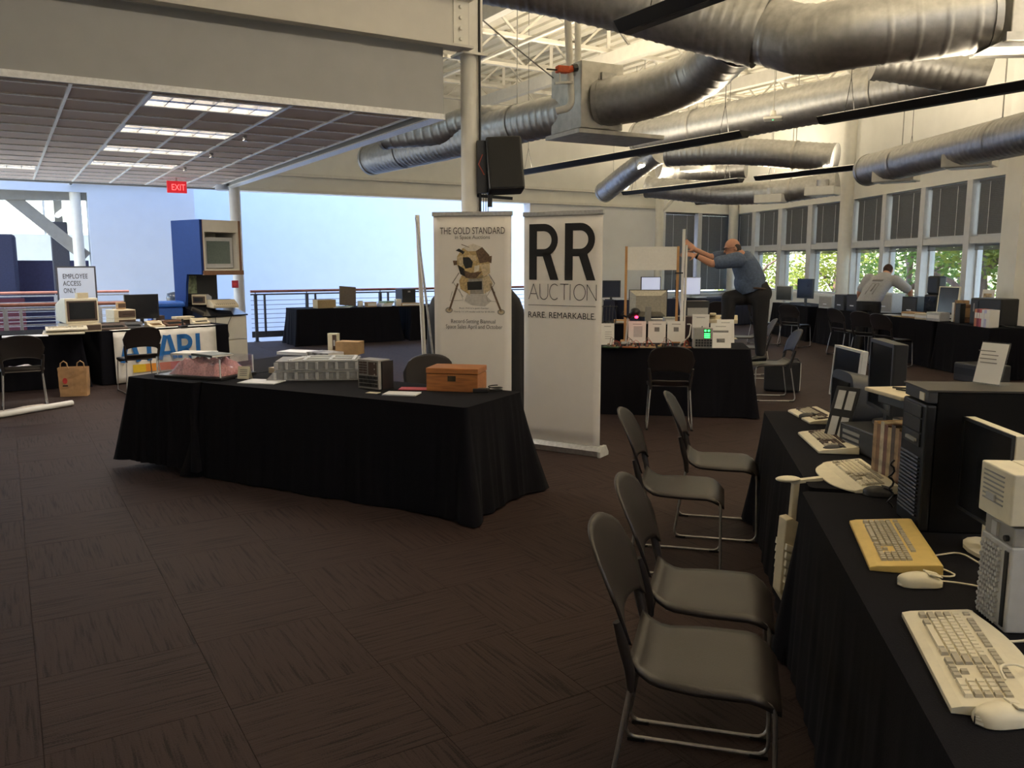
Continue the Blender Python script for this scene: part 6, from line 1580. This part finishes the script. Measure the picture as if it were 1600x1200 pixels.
# man in the blue shirt, one foot on the chair, other knee raised onto the table
def man_climbing():
    Yc = 10.15
    W = lambda px, py, dy=0: D(px, py, Yc + dy)
    foot = G(1186, 563, .47); foot = Vector((foot.x, Yc - .06, .47))
    t = thing('person', 'man in blue short-sleeved shirt climbing on a chair, arms reaching to the white tubes', 'person', (foot.x, foot.y, 0.0))
    o = Vector((foot.x, foot.y, 0)); 
    def P(px, py, dy=0): return W(px, py, dy) - o
    hipN, hipF = P(1188, 460, -.09), P(1176, 462, .10)
    kneeN, ankN = P(1188, 512, -.08), P(1188, 548, -.06)
    kneeF, ankF = P(1139, 466, .0), P(1136, 515, -.02); 
    sh = P(1155, 400); shN, shF = P(1152, 406, -.19), P(1150, 402, .19)
    elN, wrN = P(1112, 412, -.20), P(1087, 399, -.15); elF, wrF = P(1108, 402, .10), P(1086, 390, .02)
    hd = P(1145, 388, -.01); neck = P(1157, 398)
    # body
    b = MB()
    loft(b, [((hipN + hipF) / 2, (0, .155, 0), (.10, 0, .04)), (P(1172, 432), (0, .16, 0), (.11, 0, .05)), (P(1160, 410), (0, .19, 0), (.09, 0, .06)), (neck, (0, .06, 0), (.055, 0, .03))])
    cap(b, neck, hd + Vector((.01, 0, -.02)), .06, .056)
    fwd, up = Vector((-1, -.10, -.22)), Vector((-.22, 0, 1)); M_ = head(b, hd, fwd, up)
    chain(b, [shN, elN, wrN], [.055, .045, .030]); chain(b, [shF, elF, wrF], [.055, .045, .030])
    hand(b, wrN, (-1, 0, .12), (0, .55, -.6), .19, .2, 1); hand(b, wrF, (-.85, 0, .62), (.2, -.8, .1), .19, .15, -1)
    chain(b, [hipN, kneeN, ankN], [.08, .06, .045]); chain(b, [hipF, kneeF, ankF], [.08, .06, .045])
    bake(b, 'body', skin, .0075, t, 3)
    # trousers
    m = MB(); loft(m, [(((hipN + hipF) / 2) + Vector((-.02, 0, .13)), (0, .185, 0), (.135, 0, .04)), ((hipN + hipF) / 2, (0, .185, 0), (.15, 0, .05)), ((hipN + hipF) / 2 + Vector((0, 0, -.09)), (0, .16, 0), (.13, 0, .03))])
    m.ell((hipN + hipF) / 2 + Vector((.06, 0, .02)), (.12, .17, .13))
    chain(m, [hipN, kneeN, ankN + Vector((0, 0, .05))], [.118, .085, .068]); chain(m, [ankN + Vector((0, 0, .06)), ankN + Vector((0, 0, -.02))], [.068, .062]); chain(m, [hipF, kneeF, ankF + Vector((0, 0, -.02))], [.115, .09, .07])
    bake(m, 'trousers', mat('black_trousers', (.012, .011, .013), .85, ns=120, var=.2), .011, t)
    # shirt
    m = MB(); loft(m, [((hipN + hipF) / 2 + Vector((-.05, 0, .06)), (0, .195, 0), (.15, 0, .06)), (P(1174, 440), (0, .20, 0), (.155, 0, .07)), (P(1167, 422), (0, .215, 0), (.14, 0, .08)), (P(1160, 408), (0, .22, 0), (.115, 0, .085)), (P(1157, 400), (0, .13, 0), (.075, 0, .07))])
    m.ell(P(1172, 436) + Vector((-.07, 0, -.04)), (.12, .17, .15))
    for s1, e1 in ((shN, elN), (shF, elF)): chain(m, [s1, s1 + (e1 - s1) * .72], [.095, .078]); 
    bake(m, 'shirt', mat('blue_grey_shirt', (.090, .125, .20), .85, ns=40, var=.18, bump=.3), .011, t, 3)
    # belt, hair, glasses, watch, shoes
    c = (hipN + hipF) / 2 + Vector((-.03, 0, .085)); m = MB(); m.tube([c + Vector((.158 * math.cos(a * .3142), .20 * math.sin(a * .3142), -.06 * math.cos(a * .3142) * .3)) for a in range(21)], .014, 6); m.build('belt', mat('brown_belt', (.05, .025, .015), .5), t)
    f = fwd.normalized(); u = (up - f * up.dot(f)).normalized(); s_ = f.cross(u)
    m = MB()
    for q_ in (-1, 1): m.ell(hd + s_ * q_ * .068 - f * .03 + u * .0, (.018, .045, .042), M=M_)
    m.ell(hd - f * .068 - u * .01, (.062, .030, .050), M=M_); m.build('hair', mat('grey_hair', (.06, .05, .045), .9, ns=150, var=.4, bump=.5), t)
    m = MB()
    for q_ in (-1, 1): m.tube([hd + f * .1 + s_ * q_ * .03 + (s_ * .024 * math.cos(a * .63) + u * .017 * math.sin(a * .63)) + u * .008 for a in range(11)], .0025, 5); m.tube([hd + f * .098 + s_ * q_ * .055 + u * .012, hd - f * .0 + s_ * q_ * .082 + u * .012], .0025, 5)
    m.build('glasses', black_m, t)
    wd = (wrN - elN).normalized(); m = MB(); c = wrN - wd * .02; m.tube([c - wd * .012, c + wd * .012], .036, 14); m.build('watch', black_m, t)
    for (a_, fw, z0) in ((ankN, Vector((-1, -.15, 0)).normalized(), .458 - 0), (None, None, None)):
        if a_ is None: continue
        m = MB(); c = Vector((a_.x, a_.y, z0)); sd = Vector((-fw.y, fw.x, 0))
        loft(m, [(c - fw * .075 + Vector((0, 0, .045)), sd * .035, Vector((0, 0, .04))), (c + Vector((0, 0, .05)), sd * .042, Vector((0, 0, .048))), (c + fw * .10 + Vector((0, 0, .035)), sd * .047, Vector((0, 0, .033))), (c + fw * .19 + Vector((0, 0, .026)), sd * .035, Vector((0, 0, .022)))], 16)
        o2 = bake(m, 'shoe', black_m, .008, t, 2)
    m = MB(); c = Vector((ankF.x, ankF.y - .0, ankF.z - .10)); fw = Vector((-1, 0, 0)); sd = Vector((0, 1, 0))
    loft(m, [(c + Vector((.07, 0, .045)), sd * .035, Vector((0, 0, .04))), (c + Vector((0, 0, .05)), sd * .042, Vector((0, 0, .048))), (c + fw * .10 + Vector((0, 0, .035)), sd * .047, Vector((0, 0, .033))), (c + fw * .19 + Vector((0, 0, .026)), sd * .035, Vector((0, 0, .022)))], 16)
    bake(m, 'shoe', black_m, .008, t, 2)
    return c + o
stepc = man_climbing()
m = MB(); hz = stepc.z - TT
t = thing('beige_equipment', 'beige equipment boxes piled under the man\'s raised foot', 'equipment', (stepc.x - .03, stepc.y, TT), rzC)
m.box(-.19, .15, -.1, .1, 0, hz - .005); m.build('lower_unit', beige, t, bev=.006); m = MB(); m.box(-.15, .1, -.104, -.1, hz * .3, hz * .7); m.build('front_panel', lightgrey, t)
# man in the grey T-shirt bending over the window table, seen from behind
def man_bending():
    o = Vector((6.30, 14.75, 0)); t = thing('person', 'man in grey T-shirt bending over the window table, seen from behind', 'person', o)
    F = Vector((.66, .75, 0)).normalized(); S_ = Vector((-F.y, F.x, 0))          # forward, his left
    def P(f, s_, z): return F * f + S_ * s_ + Vector((0, 0, z))
    hl, hr = P(0, .10, .92), P(0, -.10, .92); kl, kr = P(.03, .12, .48), P(.03, -.10, .48); al, ar = P(-.03, .13, .08), P(-.01, -.11, .08)
    chest = P(.20, -.13, 1.33); neck = P(.27, -.17, 1.45); hd = P(.37, -.18, 1.52); sl, sr = P(.19, .08, 1.37), P(.22, -.35, 1.35)
    el, wl = P(.14, .22, 1.12), P(.22, .22, .90); er, wr = P(.28, -.60, 1.16), P(.36, -.60, .92)
    b = MB(); loft(b, [(P(0, 0, .94), S_ * .15, F * .10), (P(.10, -.06, 1.14), S_ * .15, P(.09, 0, -.04)), (chest, S_ * .18, P(.07, 0, -.07)), (neck, S_ * .06, P(.05, 0, -.04))]); cap(b, neck, hd, .06, .058)
    fwd = P(.75, 0, -.66); M_ = head(b, hd, fwd, P(.6, 0, .8)); chain(b, [sl, el, wl], [.055, .045, .030]); chain(b, [sr, er, wr], [.055, .045, .030])
    hand(b, wl, P(.7, 0, -.5), P(0, 0, -1), .18, .25, -1); hand(b, wr, P(.4, .1, -.8), P(.8, 0, .3), .18, .25, 1)
    chain(b, [hl, kl, al], [.08, .06, .045]); chain(b, [hr, kr, ar], [.08, .06, .045]); bake(b, 'body', skin, .009, t, 3)
    m = MB(); loft(m, [(P(.05, 0, 1.04), S_ * .185, F * .135), (P(0, 0, .93), S_ * .19, F * .15), (P(0, 0, .82), S_ * .17, F * .13)]); chain(m, [hl, kl, al], [.118, .085, .07]); chain(m, [hr, kr, ar], [.118, .085, .07]); bake(m, 'trousers', MATS['black_trousers'], .012, t)
    m = MB(); loft(m, [(P(.01, 0, .98), S_ * .215, F * .16), (P(.06, -.04, 1.10), S_ * .21, P(.14, 0, -.03)), (P(.13, -.08, 1.22), S_ * .225, P(.12, 0, -.05)), (chest, S_ * .235, P(.09, 0, -.08)), (neck + P(-.02, 0, 0), S_ * .10, P(.06, 0, -.05))]); chain(m, [sl, sl + (el - sl) * .7], [.10, .085]); chain(m, [sr, sr + (er - sr) * .75], [.10, .085])
    bake(m, 'shirt', mat('grey_tshirt', (.36, .36, .37), .9, ns=50, var=.08, bump=.2), .012, t, 3)
    m = MB(); m.ell(hd - fwd.normalized() * .02 + Vector((0, 0, .012)), (.080, .085, .095), M=M_); m.build('hair', mat('brown_hair', (.06, .03, .02), .9, ns=150, var=.4, bump=.5), t)
    # print on the back of the shirt, lying on the slope
    up_s = (P(.20, -.13, 1.33) - P(.01, 0, .98)).normalized(); nb = up_s.cross(S_).normalized()
    if nb.dot(F) > 0: nb = -nb
    def onb(s_, v): return P(.01, 0, .98) + up_s * v + S_ * s_ + nb * (.172 - .13 * max(0, v - .08) - .45 * s_ * s_)
    for (s0, s1, v0, v1) in ((-.09, .09, .35, .385), (-.02, .0, .12, .28), (.05, .058, .06, .30), (-.07, -.06, .06, .30), (-.06, .05, .295, .303)):
        k = MB(); k.sheet([[onb(s0 + (s1 - s0) * i / 4, v) for i in range(5)] for v in (v0, v1)], nb * .004); k.build('shirt_print', inkg, t)
    for a_ in (al, ar):
        m = MB(); c = Vector((a_.x, a_.y, 0)); loft(m, [(c - F * .075 + Vector((0, 0, .045)), S_ * .035, Vector((0, 0, .043))), (c + Vector((0, 0, .05)), S_ * .042, Vector((0, 0, .048))), (c + F * .10 + Vector((0, 0, .035)), S_ * .047, Vector((0, 0, .033))), (c + F * .19 + Vector((0, 0, .026)), S_ * .035, Vector((0, 0, .024)))], 16); bake(m, 'shoe', mat('brown_shoe', (.06, .035, .025), .6), .008, t, 2)
man_bending()

# ---------------------------------------------------------------- room beyond the atrium opening
AB = 27.0
m = MB(); wall_quad(m, U(-8, AW + .45), U(bo, AW + .45), -.3, 0, 7.0); struct('floor_annexe', m, grey_paint)
m = MB(); wall_quad(m, U(-8, AB), U(bo + 1.5, AB), 0, 2.45, .2); wall_quad(m, U(-8, AB), U(bo + 1.5, AB), 3.5, 4.1, .2); wall_quad(m, U(-8, AB), U(bo + 1.5, AB), 4.35, 6.2, .2); struct('wall_annexe', m, cream)
m = MB(); wall_quad(m, U(-8, AW + .45), U(bo + 1.5, AW + .45), 6.2, 6.4, 7.0); struct('ceiling_annexe', m, roof_m)
m = MB()
for k in range(8): wall_quad(m, U(-8 + 1.3 * k, AB - .02), U(-7.94 + 1.3 * k, AB - .02), 2.45, 4.35, .06, -1)
struct('trim_2', m, frame_m)
m = MB(); wall_quad(m, U(-8, AB + .1), U(bo + 1.5, AB + .1), 2.45, 4.35, .01); struct('window_annexe', m, pane_m)
m = MB(); wall_quad(m, U(bo, AW - .02), U(bo + .001, AW - .02), 0, ho, .5)
def opening_bar(p0, p1, w_, h, m_): k = MB(); k.bar(p0, p1, w_, h); struct('trim_brace', k, m_)
brace_m = mat('brace_steel', (.28, .27, .25), .6, ns=9, var=.06)
opening_bar(A(14, 305, AW + .3), A(135, 402, AW + .3), .24, .24, brace_m)
opening_bar(A(-60, 303, AW + .3), A(140, 305, AW + .3), .3, .22, brace_m)
k = MB(); q_ = A(124, 400, AW + .15); k.tube([(q_.x, q_.y, 0), (q_.x, q_.y, ho)], .11, 14); struct('trim_3', k, steel_white)
k = MB(); q_ = A(96, 400, AW + 1.4); k.box(-.08, .08, -.08, .08, 0, 5.5); struct('trim_4', k, brace_m, loc=(q_.x, q_.y, 0), rz=BA)
k = MB(); q_ = A(99, 400, AW + 1.2); k.box(-.22, .12, -.1, .1, 0, 2.55); single('grey_panel', k, mat('slate_panel', (.06, .06, .08), .8), 'dark grey upright panel behind the diagonal steel brace', 'panel', (q_.x, q_.y, 0), BA, bev=.02)
zt_ = A(60, 407, AW + 2.2).z
k = MB(); q0, q1 = A(23, 430, AW + 2.2), A(140, 430, AW + 2.2); wall_quad(k, q0, q1, 0, zt_, .1); single('navy_partition', k, navy, 'wide navy partition panel beyond the left opening', 'partition')
q_ = A(4, 420, AW + 1.8); zt_ = A(8, 366, AW + 1.8).z
k = MB(); k.box(-.8, .30, -.12, .12, 0, zt_); single('slate_partition', k, mat('slate_blue_panel', (.04, .045, .10), .8), 'tall slate blue rounded panel at the left picture edge', 'partition', (q_.x, q_.y, 0), BA, bev=.08)
q_ = A(12, 500, AW + .9); k = MB(); k.box(-.8, .35, -.1, .1, -.0, .9); single('red_panel', k, mat('maroon_panel', (.08, .012, .022), .8), 'low dark red panel behind the left railing', 'panel', (q_.x, q_.y, 0), BA, bev=.02)
k = MB(); k.tube([A(75, 348, AW + 1.6), A(122, 312, AW + .8)], .06, 8); single('annexe_strip_lamp', k, mat('cool_lamp', (.9, .95, 1), .4, emit=1.2, var=.01), 'white strip lamp beyond the diagonal steel brace', 'lamp')
for k_, z in enumerate((5.2, 4.8)):
    k = MB(); k.tube([U(-8, AW + 2.5 + k_ * 1.5, z), U(bo + 1.2, AW + 2.5 + k_ * 1.5, z)], .12, 12); single('annexe_duct', k, steel_white, ('nearer', 'farther')[k_] + ' white round duct under the annexe roof beyond the opening', 'duct')

# ---------------------------------------------------------------- trees outside the windows
lm = [leaf_mat('leaf_green', (.20, .33, .07)), leaf_mat('leaf_yellow_green', (.33, .40, .08)), leaf_mat('leaf_blue_green', (.22, .33, .16))]
bark = mat('bark', (.30, .18, .15), .9, ns=14, var=.4, bump=.6, stretch=(1, 1, .2))
def tree(x, y, h, r, seed, label, mi, n=3800, trunk_lean=0.0, tr=.16, cz=None):
    rn = random.Random(seed); t = thing('tree', label, 'tree', (x, y, -4.6), 0, 'trees outside the windows')
    H = h + 4.6; k = MB(); tl = trunk_lean
    k.tube([(0, 0, 0), (.1, tl * .4, H * .4), (-.05, tl, H * .7), (.1, tl * 1.1, H * .92)], [tr, tr * .8, tr * .5, tr * .15], 9)
    for i in range(9):
        a = rn.uniform(0, 6.28); z = H * rn.uniform(.35, .75); k.tube([(0, tl * .6, z), (math.cos(a) * r * .45, tl * .6 + math.sin(a) * r * .45, z + .6), (math.cos(a) * r * .85, tl * .6 + math.sin(a) * r * .85, z + .9)], [tr * .4, tr * .25, .02], 6)
    k.build('trunk', bark, t)
    vs = []; fs = []; cl = []
    for i in range(46):
        a = rn.uniform(0, 6.28); u = rn.uniform(-1, 1); q_ = math.sqrt(1 - u * u); rr = r * rn.uniform(.45, 1.0)
        cl.append(Vector((rr * q_ * math.cos(a), tl * .6 + rr * q_ * math.sin(a), (cz if cz is not None else H * .68) + u * r * 1.15 * rn.uniform(.5, 1))))
    for i in range(n):
        c = rn.choice(cl) + Vector((rn.gauss(0, .3), rn.gauss(0, .3), rn.gauss(0, .26))); s_ = rn.uniform(.06, .12)
        ax_ = Vector((rn.gauss(0, 1), rn.gauss(0, 1), rn.gauss(0, .6))).normalized(); b_ = ax_.cross(Vector((rn.gauss(0, 1), rn.gauss(0, 1), rn.gauss(0, 1)))).normalized()
        o_ = len(vs); vs += [c - ax_ * s_, c + b_ * s_ * .45 + ax_ * s_ * .1, c + ax_ * s_ * 1.1, c - b_ * s_ * .45 + ax_ * s_ * .1]; fs.append((o_, o_ + 1, o_ + 2, o_ + 3))
    k = MB(); k.add(vs, fs); o = k.build('leaves', lm[mi], t); o['kind'] = 'stuff'
tree(11.6, 15.6, 3.6, 2.0, 1, 'blue-green leafy tree outside the window nearest the right pillar', 2)
tree(12.2, 18.7, 3.8, 2.1, 2, 'dense green tree outside the second window from the right pillar', 0)
tree(11.0, 19.6, 4.2, 1.5, 3, 'tree with thick pale trunk right of the bending man', 1, 2600, tr=.26, cz=7.6)
tree(11.4, 24.0, 3.6, 1.9, 4, 'green tree outside the window left of the bending man', 0)
tree(11.0, 28.4, 3.4, 1.9, 5, 'yellow-green tree outside the far right window group', 1)
tree(9.4, 32.5, 3.6, 2.0, 6, 'bright yellow-green tree behind the climbing man', 1)
tree(16.5, 22.5, 4.6, 2.6, 7, 'tall tree farther behind the right windows', 0, 4200)
tree(15.0, 29.5, 4.6, 2.6, 8, 'tall pale tree farther behind the left windows', 2, 4200)
tree(14.6, 18.0, 3.2, 2.2, 9, 'broad tree behind the blue-green one', 2, 4000)
